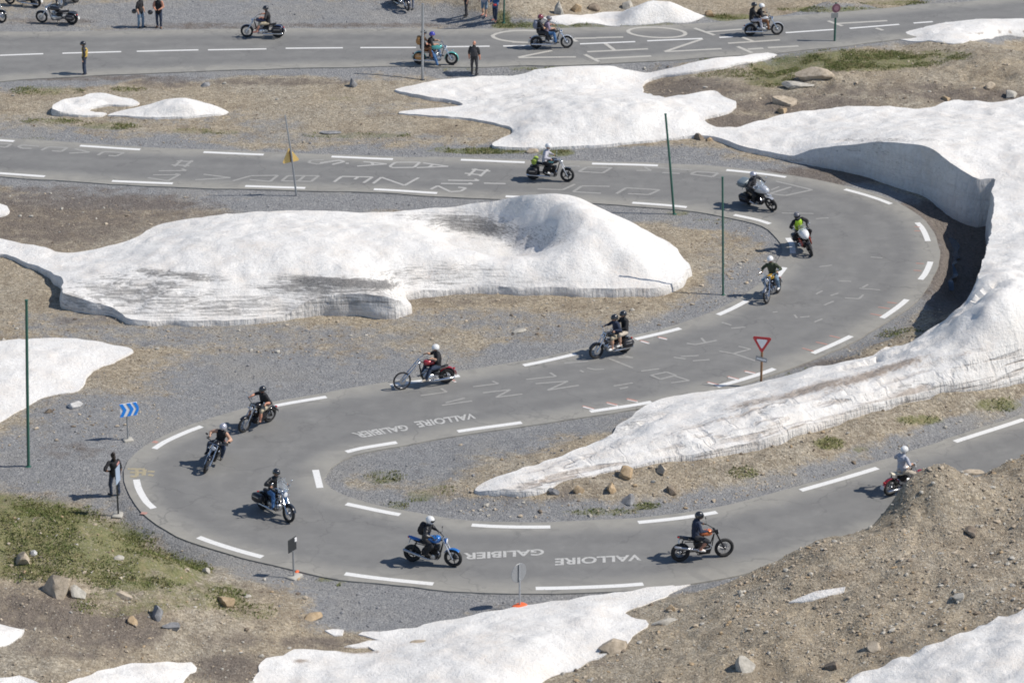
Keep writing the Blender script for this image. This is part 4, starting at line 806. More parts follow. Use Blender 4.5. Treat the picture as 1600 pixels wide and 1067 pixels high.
def snow_pole(bx, by, tx, ty, m, r, label, band=False):
    o = root('snow_pole', bx, by, label, 'pole', group='snow poles along the road'); b = o.matrix_world.translation
    # height so that the top lands on the seen pixel, leaning only sideways
    lo = 0.5
    for k in range(160):
        z = lo + k * .05; q = unproj(tx, ty, b.z + z); 
        if q[1] <= b.y: break
    dx = float(q[0]) - b.x
    MB().tube([(0, 0, -.3), (dx * .5, 0, z * .5), (dx, 0, z)], [r, r, r * .9], 10).build('shaft', m, o)
    MB().lathe((dx, 0, z), (dx * .1, 0, 1), [(r * 1.15, -.02), (r * 1.2, .02), (r * .5, .035)], 10).build('end_cap', m, o)
    MB().lathe((0, 0, -.05), (0, 0, 1), [(r * 2.2, 0), (r * 2.0, .07), (r * 1.2, .09)], 10).build('ground_sleeve', DARKM if m != GREENP else GREENP, o)
snow_pole(660, 125, 660.5, 8, STEEL, .07, 'light grey pole standing beside the turquoise motorcycle')
snow_pole(1054, 335, 1040, 180, GREENP, .055, 'leaning dark green pole beside the middle road')
snow_pole(1130, 461, 1129, 278, GREENP, .048, 'upright dark green pole inside the far hairpin')
snow_pole(44, 729, 41, 470, GREENP, .06, 'tall dark green pole in front of the left snow patch')
snow_pole(787, 36, 789, -60, GREENP, .05, 'green pole near the standing group at the top edge')
def post(o, h, r, m, lean=0, name='post'): return MB().tube([(0, 0, -.25), (lean * h, 0, h)], r, 10).build(name, m, o)
def slab_poly(pts, th, R=None, at=(0, 0, 0)):
    b = MB(); R = R or Matrix.Identity(3); at = Vector(at)
    return b.loft([[at + R @ Vector((x, y, z)) for x, z in pts] for y in (-th / 2, th / 2)])
def tri(s, up=True, c=.12):
    k = s * math.sqrt(3) / 2; P = [(-s / 2, 0), (s / 2, 0), (0, k)]; out = []
    for i in range(3):
        a = Vector(P[i]); u = (Vector(P[(i + 1) % 3]) - a).normalized(); v = (Vector(P[i - 1]) - a).normalized()
        out += [tuple(a + v * s * c), tuple(a + (u + v) * s * c * .35), tuple(a + u * s * c)]
    return out if up else [(x, -z) for x, z in out]
# warning triangle with a thin pole above it
o = root('warning_sign', 464, 306, 'yellowed triangular sign on a leaning grey post by the middle road', 'road sign', rz=.35)
MB().tube([(0, 0, -.3), (-.25, 0, 2.35)], .045, 10).build('post', STEEL, o)
MB().tube([(-.22, -.05, 2.0), (-.50, -.05, 4.15)], [.045, .036], 8).build('marker_rod', STEEL, o)
pl = slab_poly(tri(.9), .025, Matrix.Rotation(-.1, 3, 'Y'), (-.24, .06, 1.72)).build('triangle_plate', YELS, o, False)
slab_poly([(-.03, .02), (.03, .02), (.03, .55), (-.03, .55)], .03, Matrix.Rotation(-.1, 3, 'Y'), (-.24, .03, 1.74)).build('bracket', RUST, pl, False)
# give way
o = root('give_way_sign', 1189, 604, 'red and white give way triangle on a rusty post beside the snow bank', 'road sign', rz=-.25)
MB().box((0, 0, .95), (.09, .09, 2.3), bev=.012).build('post', RUST, o)
f = slab_poly(tri(.86, False), .02, None, (0, -.07, 2.26)).build('triangle_border', REDS, o, False); slab_poly(tri(.50, False), .012, None, (0, -.084, 2.155)).build('triangle_face', WHT, f, False)
MB().box((0, -.07, 1.26), (.5, .02, .2), Matrix.Rotation(.18, 3, 'Y'), .008).build('small_plate', GREYB, o); MB().box((0, -.085, 1.26), (.4, .012, .05), Matrix.Rotation(.18, 3, 'Y')).build('plate_lettering', WHT, o)
# chevrons
o = root('chevron_sign', 200, 688, 'blue and white double chevron board at the near hairpin', 'road sign', rz=.40)
post(o, 1.1, .04, STEEL); MB().box((.08, -.05, 1.36), (.82, .03, .58), None, .01).build('board', WHT, o)
for k in (-.34, .0, .30):
    z0, w = 1.36, .17
    slab_poly([(k - .10, -.28), (k + w - .10, -.28), (k + w + .07, 0), (k + w - .10, .28), (k - .10, .28), (k + .07, 0)] if k < .2 else [(k - .10, -.28), (k + .05, -.28), (k + .17, -.08), (k + .17, .08), (k + .05, .28), (k - .10, .28), (k + .07, 0)], .012, None, (.08, -.073, z0)).build('chevron', BLUES, o, False)
MB().box((0, 0, .02), (.45, .4, .12), None, .03).build('concrete_foot', CONC, o)
o.scale = (.88, 1, 1)
# the second board at the hairpin stands nearly edge-on in front of the pedestrian
o = root('chevron_sign', 185, 805, 'board seen edge-on beside the standing woman', 'road sign', rz=1.4)
post(o, 1.55, .032, DARKM); MB().box((0, -.05, 1.72), (.55, .03, .68), None, .01).build('board', mat('pale blue sheet', (.36, .44, .56), .4), o); MB().box((.1, -.05, 2.14), (.3, .035, .09), None, .01).build('red_cap', mat('faded pink', (.5, .25, .22), .6), o)
MB().box((0, 0, .02), (.5, .4, .1), None, .03).build('concrete_foot', CONC, o)
# dark square back
o = root('square_sign', 459, 903, 'dark back of a small square sign on the verge of the low hairpin', 'road sign', rz=1.0)
post(o, 1.1, .035, STEEL); MB().box((0, .03, 1.35), (.5, .03, .52), None, .012).build('board', DARKM, o); MB().box((.17, .0, 1.5), (.12, .04, .16), None, .01).build('bracket', WHT, o); MB().box((.05, 0, .03), (.55, .4, .14), None, .03).build('concrete_foot', CONC, o)
MB().box((.34, .1, .09), (.2, .12, .1), Matrix.Rotation(.3, 3, 'Z'), .03).build('orange_marking', ORNG, o)
# round back
o = root('round_sign', 812, 951, 'grey back of a round sign rising behind the foreground snow', 'road sign', rz=.75)
post(o, 1.2, .035, STEEL); MB().lathe((0, .04, 1.42), (0, 1, 0), [(.36, 0), (.37, .012), (.36, .024)], 28).build('disc', GREYB, o); MB().box((0, .01, 1.42), (.06, .03, .7)).build('bracket', STEEL, o)
MB().ell((0, 0, .08), (.3, .2, .1), None, .6).build('orange_sandbag', ORNG, o)
# round red sign beside the top road
o = root('round_sign', 1304, 66, 'red round sign on a green post beside the top road', 'road sign', rz=.3)
post(o, 2.25, .06, GREENP); f = MB().lathe((0, -.05, 1.95), (0, -1, 0), [(.25, 0), (.26, .012), (.25, .024)], 28).build('disc', mat('dull maroon', (.16, .07, .1), .6), o); MB().lathe((0, -.078, 1.95), (0, -1, 0), [(.15, 0), (.15, .008)], 24).build('disc_face', mat('dull pink sheet', (.3, .16, .2), .6), f); MB().box((-.08, -.07, 1.55), (.42, .02, .3), None, .01).build('small_plate', GREYB, o)

# ------------------------------------------------------------------ people
SKIN = mat('skin', (.52, .31, .21), .55); SKIN2 = mat('sunburnt skin', (.55, .26, .17), .55); HAIR = mat('dark hair', (.03, .02, .015), .6); EYE = mat('eye dark', (.02, .02, .02), .3); LIP = mat('lips', (.4, .16, .13), .5)
def cl(name, c, r=.85): return mat('cloth ' + name, c, r, var=.25, scale=9, bump=.3)
BLK, BLK2, NAVY, JEAN, JEAN2, DJEAN, KHAKI, LGREY, MGREY, OLIVE, TANC, WHITEC, SHOEW, BOOT, BROWN, YELC, HIVIZ, LEATH, MAUVE, REDSH, BEIGE = (cl('black', (.018, .018, .021)), cl('charcoal', (.04, .04, .045)), cl('navy', (.02, .03, .06)), cl('blue jeans', (.06, .15, .32)), cl('faded jeans', (.16, .24, .33)), cl('dark jeans', (.03, .045, .08)),
  cl('khaki', (.42, .36, .26)), cl('light grey', (.5, .49, .54)), cl('mid grey', (.21, .23, .29)), cl('olive', (.055, .07, .04)), cl('tan', (.48, .33, .18)), cl('white', (.75, .75, .75)), cl('white shoes', (.78, .77, .74), .6), cl('black boots', (.02, .018, .016), .5), cl('brown leather', (.2, .09, .04), .6), cl('yellow', (.55, .38, .09)), cl('hi-viz', (.5, .78, .06)), mat('black leather', (.02, .02, .022), .38, var=.3), cl('mauve', (.25, .2, .27)), cl('reddish shoes', (.5, .22, .18)), cl('beige', (.5, .44, .36)))
def ik(a, b, l1, l2, pole):
    a = Vector(a); b = Vector(b); d = b - a; L = d.length
    if L > (l1 + l2) * .985: b = a + d * ((l1 + l2) * .985 / L); d = b - a; L = d.length
    u = d / L; x = (l1 * l1 - l2 * l2 + L * L) / (2 * L); h = math.sqrt(max(l1 * l1 - x * x, 1e-6))
    p = Vector(pole); p = (p - u * p.dot(u)).normalized(); return a + u * x + p * h, b
def person(J, C, M, label, helmet=None, face='open', extra=(), bulk=0.022, hairm=None, female=False):
    """J: joints; C: cloth materials by region; helmet: (material, 'full'|'open'|'half') or None"""
    b = MB(); segs = []
    pel, nk, hd = Vector(J['pelvis']), Vector(J['neck']), Vector(J['head'])
    lat = (Vector(J['shL']) - Vector(J['shR'])).normalized(); ax = (nk - pel).normalized(); fw = lat.cross(ax).normalized(); lat2 = ax.cross(fw)
    plat = (Vector(J['hipL']) - Vector(J['hipR'])).normalized()
    T = (nk - pel).length; k = .93 if female else 1.0; rings = []
    for t_, hw, hdp, off in ((-.16, .09, .08, 0), (-.10, .155, .115, 0), (0, .172, .12, 0), (.18, .158, .112, .01), (.36, .142 * k, .105, .015), (.58, .168, .118, .01), (.76, .19 * k, .118, 0), (.88, .185 * k, .1, -.01), (.96, .115, .075, -.01), (1.03, .062, .06, 0)):
        l = plat.lerp(lat2, min(1, max(0, t_ * 1.4))).normalized()
        bend = fw * (-.05 * math.sin(max(0, min(1, t_)) * math.pi)); c = pel + ax * T * t_ + bend + fw * off
        rings.append([c + l * (hw + bulk) * math.cos(q) + fw * (hdp + bulk) * math.sin(q) for q in (2 * math.pi * i / 16 for i in range(16))])
    b.loft(rings); segs.append(('torso', pel - ax * .05, nk - ax * .05, .16))
    def limb(reg, p, q, r0, r1, rm=None):
        p, q = Vector(p), Vector(q); rm = rm or (r0 + r1) / 2 * 1.06
        b.tube([p, p.lerp(q, .45), q], [r0, rm, r1], 12); b.ell(p, (r0,) * 3, n=10, m=7); b.ell(q, (r1,) * 3, n=10, m=7); segs.append((reg, p, q, (r0 + r1) / 2))
    for s in 'LR':
        w = bulk * .6
        limb('uparm', J['sh' + s], J['el' + s], .06 + w, .047 + w); limb('forearm', J['el' + s], J['wr' + s], .043 + w, .029 + w * .5, .044 + w)
        short = C.get('shin') is C.get('head'); limb('thigh', J['hip' + s], J['kn' + s], .1, .082 if short else .074, .096); limb('shin', J['kn' + s], J['an' + s], *((.06, .042, .064) if short else (.074, .058, .072)))
        an, to = Vector(J['an' + s]), Vector(J['toe' + s]); dv = (to - an); limb('foot', an - dv.normalized() * .05 + Vector((0, 0, -.045)), to, .044, .036, .05)
        wr, hn = Vector(J['wr' + s]), Vector(J['hand' + s]); limb('hand', wr, wr.lerp(hn, .75), .028, .032, .036)
    limb('neck', nk - ax * .04, hd - (hd - nk) * .25, .06, .054)
    me = bpy.data.meshes.new('p'); me.from_pydata([tuple(v) for v in b.v], [], b.f); bm = bmesh.new(); bm.from_mesh(me); bmesh.ops.recalc_face_normals(bm, faces=bm.faces); bm.to_mesh(me); bm.free()
    o = bpy.data.objects.new('person', me); COL.objects.link(o); md = o.modifiers.new('r', 'REMESH'); md.mode = 'VOXEL'; md.voxel_size = .021
    sm = o.modifiers.new('s', 'SMOOTH'); sm.factor = .5; sm.iterations = 3
    dg = bpy.context.evaluated_depsgraph_get(); me2 = bpy.data.meshes.new_from_object(o.evaluated_get(dg)); o.modifiers.clear(); o.data = me2; bpy.data.meshes.remove(me); me2.name = 'person'
    n = len(me2.vertices); V = np.empty(n * 3); me2.vertices.foreach_get('co', V); V = V.reshape(-1, 3)
    # wrinkles of cloth
    V += (np.stack([fbm(V[:, 0] + V[:, 2], V[:, 1] * 1.3 + V[:, 2] * .6, 11, 2, q) for q in (3, 5, 7)], 1)) * .034
    fn = len(me2.polygons); Cn = np.empty(fn * 3); me2.polygons.foreach_get('center', Cn); Cn = Cn.reshape(-1, 3)
    D = []
    for reg, p, q, r in segs:
        p = np.array(p); q = np.array(q); dd = q - p; tt = np.clip(((Cn - p) @ dd) / (dd @ dd), 0, 1); D.append(np.linalg.norm(Cn - p - tt[:, None] * dd, axis=1) / r)
    reg = np.array([s[0] for s in segs])[np.argmin(np.array(D), 0)]
    # the short stretch of sleeve, shorts and collar are decided by region
    uniq = []; ids = np.zeros(fn, np.int32)
    for i, rg in enumerate(reg):
        m = C.get(rg, SKIN)
        if m not in uniq: uniq.append(m)
        ids[i] = uniq.index(m)
    tv = [tuple(v) for v in V]; tf = [tuple(p.vertices) for p in me2.polygons]; tm = list(ids)
    ex = MB()
    def midx(m):
        if m not in uniq: uniq.append(m)
        return uniq.index(m)
    # head with face
    z = (hd - nk).normalized(); yv = lat; xf = Vector(J.get('look', yv.cross(z))).normalized(); xf = (xf - z * xf.dot(z)).normalized(); yv = z.cross(xf); R = Matrix((xf, yv, z)).transposed()
    ex.cur = midx(C.get('head', SKIN)); hv = []
    rings = []
    for i in range(13):
        th = -math.pi / 2 + math.pi * (.03 + .94 * i / 12); zz = math.sin(th) * .118; w = math.cos(th); row = []
        for q in range(20):
            a = 2 * math.pi * q / 20; x = math.cos(a) * .096 * w; y = math.sin(a) * .076 * w
            if zz < 0: y *= 1 + zz * 1.9; x *= 1 + zz * (1.2 if x > 0 else 2.2)
            if math.cos(a) > .9 and -.05 < zz < .0: x += .024 * (math.cos(a) - .9) * 10 * (.5 + .5 * math.cos((zz + .028) / .03 * math.pi)) if abs(zz + .028) < .03 else 0
            if .3 < abs(math.sin(a)) < .6 and x > 0 and abs(zz - .008) < .015: x -= .008
            row.append(hd + R @ Vector((x, y, zz)))
        rings.append(row)
    ex.loft(rings)
    for s in (-1, 1):
        ex.cur = midx(C.get('head', SKIN)); ex.ell(hd + R @ Vector((-.01, s * .077, -.005)), (.02, .01, .032), R, n=8, m=6)
        ex.cur = midx(EYE); ex.ell(hd + R @ Vector((.083, s * .032, .008)), (.008, .016, .009), R, n=8, m=5)
    ex.cur = midx(LIP); ex.ell(hd + R @ Vector((.087, 0, -.062)), (.01, .024, .008), R, n=8, m=5)
    # fingers
    for s in 'LR':
        wr, hn = Vector(J['wr' + s]), Vector(J['hand' + s]); fdir = (hn - wr).normalized(); curl = Vector(J.get('curl' + s, (0, 0, -1))); curl = (curl - fdir * curl.dot(fdir)).normalized(); side = fdir.cross(curl); ex.cur = midx(C.get('hand', SKIN))
        base = wr.lerp(hn, .85)
        for i, ln in enumerate((.85, 1.0, .95, .75)):
            r0 = base + side * (.024 - .016 * i); p1 = r0 + fdir * .028 * ln; p2 = p1 + (fdir * .3 + curl).normalized() * .03 * ln; p3 = p2 + (curl * .8 - fdir * .6).normalized() * .022 * ln
            ex.tube([r0, p1, p2, p3], [.0095, .009, .008, .0065], 6)
        sg = 1 if s == 'L' else -1
        r0 = wr.lerp(hn, .35) + side * .028 * sg; ex.tube([r0, r0 + (side * sg + fdir).normalized() * .032, r0 + (side * sg * .3 + fdir + curl).normalized() * .06], [.011, .0095, .007], 6)
    nb = len(tv); tv += ex.v; tf += [tuple(i + nb for i in f) for f in ex.f]; tm += ex.mi
    me3 = bpy.data.meshes.new('person'); me3.from_pydata([tuple(v) for v in tv], [], tf)
    for m in uniq: me3.materials.append(m)
    me3.polygons.foreach_set('material_index', tm); me3.polygons.foreach_set('use_smooth', [True] * len(tf)); me3.update()
    o.data = me3; bpy.data.meshes.remove(me2); o.matrix_world = M; tag(o, label, 'person')
    if helmet:
        hm, typ = helmet; h = MB(); c = hd + R @ Vector((-.005, 0, .02)); rings = []
        for i in range(11):
            t_ = i / 10; th = math.pi / 2 - t_ * (math.pi * (.80 if typ == 'full' else .66 if typ == 'open' else .53)); row = []
            for q in range(24):
                a = 2 * math.pi * q / 24; rr = math.cos(th); x, y, zz = math.cos(a) * .16 * rr, math.sin(a) * .138 * rr, math.sin(th) * .15
                if typ != 'full' and zz < .0 and x > .02: zz = max(zz, .0 + 0 * x); 
                if typ == 'full' and zz < -.02 and x > 0: x *= 1.1
                row.append(c + R @ Vector((x, y, zz)))
            rings.append(row)
        ho = h.loft(rings, caps=False).build('helmet', hm, o)
        sd = ho.modifiers.new('shell', 'SOLIDIFY'); sd.thickness = .012; sd.offset = -1
        if typ == 'full':
            v = MB(); rings = []
            for zz in (-.035, .0, .035, .055):
                rr = math.sqrt(max(0, 1 - (zz / .15) ** 2)); rings.append([c + R @ Vector((math.cos(a) * .172 * rr, math.sin(a) * .146 * rr, zz)) for a in np.linspace(-1.15, 1.15, 12)])
            vo = v.loft(rings, caps=False, closed=False).build('visor', mat('dark visor', (.012, .013, .016), .08), ho)
        else:
            MB().tube([c + R @ Vector((.03, .118, -.03)), c + R @ Vector((.05, .085, -.12)), c + R @ Vector((.06, 0, -.15)), c + R @ Vector((.05, -.085, -.12)), c + R @ Vector((.03, -.118, -.03))], .006, 6).build('chin_strap', BLK, ho)
            if face == 'glasses':
                for s in (-1, 1): MB().ell(hd + R @ Vector((.092, s * .034, .008)), (.008, .026, .018), R, n=10, m=6).build('sunglass_lens', mat('dark visor', (.012, .013, .016), .08), o)
    elif hairm:
        h = MB(); rings = []
        for i in range(9):
            th = math.pi / 2 - i / 8 * math.pi * .62; row = []
            for q in range(20):
                a = 2 * math.pi * q / 20; x, y, zz = math.cos(a) * .106 * math.cos(th), math.sin(a) * .088 * math.cos(th), math.sin(th) * .13
                if x > .02 and zz < .05: zz = .05 + (zz - .05) * .1
                row.append(hd + R @ Vector((x - .006, y, zz)))
            rings.append(row)
        h.loft(rings, caps=False)
        if female: h.ell(hd + R @ Vector((-.07, 0, .09)), (.075, .075, .07), R); h.tube([hd + R @ Vector((-.085, 0, .02)), hd + R @ Vector((-.11, .01, -.08)), hd + R @ Vector((-.1, 0, -.2))], [.07, .065, .03], 10)
        h.build('hair', hairm, o)
    for kind, m in extra:
        c = pel.lerp(nk, .62)
        if kind == 'backpack':
            bo = MB().ell(c - fw * .2, (.11, .155, .23), Matrix((fw, lat2, ax)).transposed(), .55).build('backpack', m, o)
            MB().ell(c - fw * .3 - ax * .05, (.04, .11, .1), Matrix((fw, lat2, ax)).transposed(), .55).build('pocket', m, bo)
            for s in (-1, 1): MB().tube([c - fw * .1 + lat2 * s * .12 + ax * .2, c + lat2 * s * .12 + ax * .25, c + fw * .15 + lat2 * s * .12 + ax * .08, c + lat2 * s * .17 - ax * .12, c - fw * .12 + lat2 * s * .14 - ax * .14], .014, 6).build('strap', m, bo)
        elif kind == 'vest':
            rings = []
            for t_, hw, hdp in ((.12, .172, .128), (.36, .16, .122), (.58, .182, .134), (.76, .18, .134), (.9, .13, .112), (.97, .09, .09)):
                cc = pel + ax * T * t_ + fw * (-.05 * math.sin(t_ * math.pi)); rings.append([cc + lat2 * (hw + bulk) * math.cos(q) + fw * (hdp + bulk) * math.sin(q) for q in (2 * math.pi * i / 18 for i in range(18))])
            MB().loft(rings, caps=False).build('vest', m, o)
        elif kind == 'patch':
            q = c - fw * (.128 + bulk); MB().box(q + ax * .02, (.012, .2, .2), Matrix((fw, lat2, ax)).transposed(), .005).build('back_patch', m, o)
        elif kind == 'cap':
            h = MB().ell(hd + R @ Vector((0, 0, .06)), (.108, .092, .07), R); h.box(hd + R @ Vector((.12, 0, .05)), (.09, .13, .012), R, .004); h.build('cap', m, o)
        elif kind == 'scarf': MB().torus((0, 0, 0), .075, .028).build('scarf', m, o).matrix_basis = Matrix.Translation(nk + ax * .02) @ Matrix((xf, z, -yv)).transposed().to_4x4() if False else Matrix.Translation(nk) @ Matrix.Rotation(math.pi / 2, 4, 'X')
    return o
def standing(px, py, face_deg, C, label, H=1.76, arms='down', stance=.11, **kw):
    """face_deg: 0 looks to photo right, 90 away from the camera, 180 left, 270 towards the camera"""
    p = spot(px, py); M = Matrix.Translation(p) @ Matrix.Rotation(math.radians(face_deg), 4, 'Z') @ Matrix.Scale(H / 1.72, 4)
    J = dict(pelvis=(0, 0, .96), neck=(.0, 0, 1.49), head=(.035, 0, 1.655))
    for s, y in (('L', 1), ('R', -1)):
        J['hip' + s] = (0, .095 * y, .93); fx = .06 * y if stance > .1 else .02 * y
        J['an' + s] = (fx, stance * y, .09); J['kn' + s] = (fx * .6 + .03, (stance + .01) * y, .5); J['toe' + s] = (fx + .17, (stance + .05) * y, .035); J['sh' + s] = (0, .19 * y, 1.43)
        a = arms if isinstance(arms, str) else arms[0 if s == 'L' else 1]
        if a == 'down': el, wr, hn = (-.03, .27 * y, 1.15), (.06, .28 * y, .90), (.09, .27 * y, .82)
        elif a == 'hip': el, wr, hn = (-.10, .43 * y, 1.2), (.03, .24 * y, 1.06), (.09, .17 * y, 1.03)
        elif a == 'front': el, wr, hn = (.02, .27 * y, 1.16), (.23, .13 * y, 1.08), (.28, .06 * y, 1.06)
        elif a == 'carry': el, wr, hn = (-.03, .28 * y, 1.15), (.10, .30 * y, .93), (.14, .30 * y, .86)
        J['el' + s], J['wr' + s], J['hand' + s] = el, wr, hn
    return person(J, C, M, label, **kw)
def wear(top, legs, shoes, sleeve='long', short=False, glove=None, skin=None):
    sk = skin or SKIN
    return dict(torso=top, uparm=top if sleeve != 'none' else sk, forearm=top if sleeve == 'long' else sk, hand=glove or sk, neck=sk, head=sk, thigh=legs, shin=sk if short else legs, foot=shoes)

# ------------------------------------------------------------------ motorcycles
CHROME = mat('chrome', (.75, .76, .78), .12, 1.0, var=.05); ALU = mat('brushed aluminium', (.5, .51, .53), .35, .9); TYRE = mat('tyre rubber', (.022, .022, .023), .75, bump=.3, scale=60); BLKM = mat('black engine metal', (.025, .025, .028), .4, .4); SEATM = mat('seat leather', (.022, .02, .02), .5); LENS = mat('headlamp glass', (.85, .86, .88), .05, .0, var=.02, coat=1.0); TAILR = mat('tail lamp red', (.45, .01, .01), .2)
def paint(name, c): return mat('paint ' + name, c, .22, .15, var=.06, coat=1.0)
def clear():
    if 'windscreen' in MATS: return MATS['windscreen']
    m = mat('windscreen', (.7, .75, .8), .05, var=.02, trans=.85, alpha=.55); return m
BS = 1.08
def bike(F, Rr, lean, P, label, group='motorcycles'):
    """F, Rr: photo pixels where the tyres touch the road; lean in degrees to the rider's right"""
    f, r = spot(*F), spot(*Rr); z0 = max(f.z, r.z, 0) if P.get('road', True) else (f.z + r.z) / 2
    dv = Vector((f.x - r.x, f.y - r.y, 0)); h = math.atan2(dv.y, dv.x); wb = min(max(dv.length, P.get('wmin', 1.42)), P.get('wmax', 1.72)); wb = P.get('wb', wb) / BS
    mid = (f + r) / 2; M = Matrix.Translation((mid.x, mid.y, z0)) @ Matrix.Rotation(h, 4, 'Z') @ Matrix.Rotation(math.radians(lean), 4, 'X') @ Matrix.Scale(BS, 4)
    o = empty('motorcycle', M); tag(o, label, 'motorcycle', group)
    g = lambda k, d: P.get(k, d)
    fr, rr, ft, rt = g('fr', .33), g('rr', .32), g('ft', .055), g('rt', .075); pc, fc = P['paint'], g('frame', BLKM); st = g('style', 'cruiser')
    FX, RX = wb / 2, -wb / 2; hz = g('headz', .92); rake = math.radians(g('rake', 30)); hx = FX - (hz - fr) * math.tan(rake)
    # wheels
    for nm, x, R, w, n in (('front_wheel', FX, fr, ft, 0), ('rear_wheel', RX, rr, rt, 0)):
        b = MB().torus((x, 0, R), R - w * 1.7, .017, 30, 6, w / .025 * .5); b.lathe((x, -.07, R), (0, 1, 0), [(.03, 0), (.05, .02), (.05, .12), (.03, .14)], 12)
        if g('spokes', True):
            for k in range(20): a = 2 * math.pi * k / 20; y = .045 * (-1) ** k; b.tube([(x + .045 * math.cos(a + .25), y, R + .045 * math.sin(a + .25)), (x + (R - w * 1.7) * math.cos(a), 0, R + (R - w * 1.7) * math.sin(a))], .0045, 4)
        else:
            for k in range(5): a = 2 * math.pi * k / 5; b.tube([(x + .04 * math.cos(a), 0, R + .04 * math.sin(a)), (x + (R - w * 1.7) * math.cos(a), 0, R + (R - w * 1.7) * math.sin(a))], [.026, .016], 6)
        wo = b.build(nm, g('rim', ALU), o); MB().torus((x, 0, R), R - w, w, 36, 10, 1.0 if w > .06 else .95).build('tyre', TYRE, wo)
        MB().lathe((x, .075, R), (0, 1, 0), [(.06, 0), (.14, .001), (.14, .006), (.06, .007)], 22).build('brake_disc', ALU, wo)
    # frame
    b = MB(); sx, sz = g('seat', (-.28, .70)); ex = g('engx', max(.02, hx - .36))
    for y in (-.1, .1):
        b.tube([(RX, y, rr), (RX + .25, y, rr + .04), (-.22, y * .9, .36)], .024, 8); b.tube([(-.22, y, .36), (-.2, y, sz - .08), (RX + .12, y * .9, sz - .04)], .018, 8)
        b.tube([(hx - .02, 0, hz - .12), (hx - .12, y, .5), (hx - .2, y, .24), (-.2, y, .24), (-.24, y, .4)], .02, 8); b.tube([(RX, y * 1.2, rr), (RX + .12, y * 1.2, sz - .08)], .025, 8)
    b.tube([(hx, 0, hz - .04), (hx - .3, 0, hz - .1), (sx + .1, 0, sz - .06)], .028, 8); b.build('frame', fc, o)
    # engine
    et = g('engine', 'v'); em = g('engm', ALU); b = MB()
    if et == 'v':
        b.ell((ex, 0, .37), (.24, .16, .15), None, .55); b.ell((ex - .24, 0, .40), (.17, .14, .13), None, .6)
        for a in (-24, 24):
            d = Vector((math.sin(math.radians(a)), 0, math.cos(math.radians(a)))); p = Vector((ex, 0, .42)); prof = []
            for k in range(8): prof += [(.068, .05 + k * .022), (.09, .052 + k * .022), (.09, .063 + k * .022), (.068, .065 + k * .022)]
            b.lathe(p, d, prof + [(.08, .23), (.07, .29), (.02, .30)], 12)
        eo = b.build('engine', em, o); MB().lathe((ex, -.14, .60), (0, -1, 0), [(.085, 0), (.09, .03), (.07, .06), (.02, .07)], 16).build('air_filter', CHROME, eo); MB().lathe((ex + .02, .12, .36), (0, 1, 0), [(.1, 0), (.1, .03), (.06, .05)], 16).build('clutch_cover', CHROME, eo)
    elif et == 'i':
        b.ell((ex - .04, 0, .37), (.28, .2, .15), None, .5); b.ell((ex - .3, 0, .44), (.13, .13, .14), None, .6)
        for k in range(6): b.box((ex + .06 + k * .008, 0, .47 + k * .032), (.2, .38, .018), Matrix.Rotation(-.2, 3, 'Y'), .004)
        b.box((ex + .09, 0, .68), (.2, .36, .06), Matrix.Rotation(-.2, 3, 'Y'), .02); eo = b.build('engine', em, o)
        for s in (-1, 1): MB().lathe((ex + .02, .18 * s, .36), (0, s, 0), [(.09, 0), (.09, .03), (.05, .045)], 16).build('side_cover', g('cover', ALU), eo)
    else:
        b.ell((ex - .03, 0, .39), (.24, .14, .16), None, .55); b.ell((ex - .24, 0, .44), (.12, .12, .13), None, .6); prof = []
        for k in range(8): prof += [(.07, .05 + k * .024), (.1, .052 + k * .024), (.1, .064 + k * .024), (.07, .066 + k * .024)]
        b.lathe((ex + .06, 0, .42), (.2, 0, 1), prof + [(.08, .25), (.03, .3)], 12); eo = b.build('engine', em, o); MB().lathe((ex - .02, .1, .38), (0, 1, 0), [(.1, 0), (.1, .03), (.05, .045)], 16).build('side_cover', ALU, eo)
    # tank, seat, fenders
    tl, tw, th = g('tank', (.29, .15, .13)); tx = g('tankx', hx - .1 - tl); tz = g('tankz', hz - .06); rings = []
    for t_, w, hh in ((-1, .35, .35), (-.85, .62, .6), (-.4, .88, .85), (.1, 1, 1), (.55, .98, 1), (.85, .75, .8), (1, .4, .45)):
        c = Vector((tx + t_ * tl, 0, tz + .02 * t_)); rings.append([c + Vector((0, tw * w * math.copysign(abs(math.cos(q)) ** .8, math.cos(q)), th * hh * (math.copysign(abs(math.sin(q)) ** .8, math.sin(q)) * (1 if math.sin(q) > 0 else .75)))) for q in (2 * math.pi * k / 16 for k in range(16))])
    to = MB().loft(rings).build('fuel_tank', pc, o); MB().lathe((tx + .05, 0, tz + th * .96), (0, 0, 1), [(.035, 0), (.035, .015), (.02, .022)], 12).build('fuel_cap', CHROME, to)
    if g('stripe', None): MB().box((tx, -tw * .99, tz), (.22, .012, .07), None, .004).build('tank_badge', P['stripe'], to); MB().box((tx, tw * .99, tz), (.22, .012, .07), None, .004).build('tank_badge', P['stripe'], to)
    sl = g('seatlen', .36); rings = []
    for t_, w, up in ((-1, .09, .07), (-.8, .12, .05), (-.4, .125, .03), (0, .15, 0), (.4, .15, -.01), (.8, .09, .01), (1, .06, .03)):
        c = Vector((sx + t_ * sl - .06, 0, sz + up)); rings.append([c + Vector((0, w * math.cos(q), .055 * math.sin(q))) for q in (2 * math.pi * k / 12 for k in range(12))])
    MB().loft(rings).build('seat', g('seatm', SEATM), o)
    fa = g('ffen', (35, 160)); 
    if fa: 
        fo = MB().fender((FX, 0, fr), fr + .03, ft * 1.25, fa[0], fa[1]).build('front_fender', g('fenm', pc), o)
        if g('fenlamp', False): MB().ell((FX + .05, 0, fr + fr + .1), (.05, .02, .035)).build('fender_ornament', CHROME, fo)
    ra = g('rfen', (40, 175))
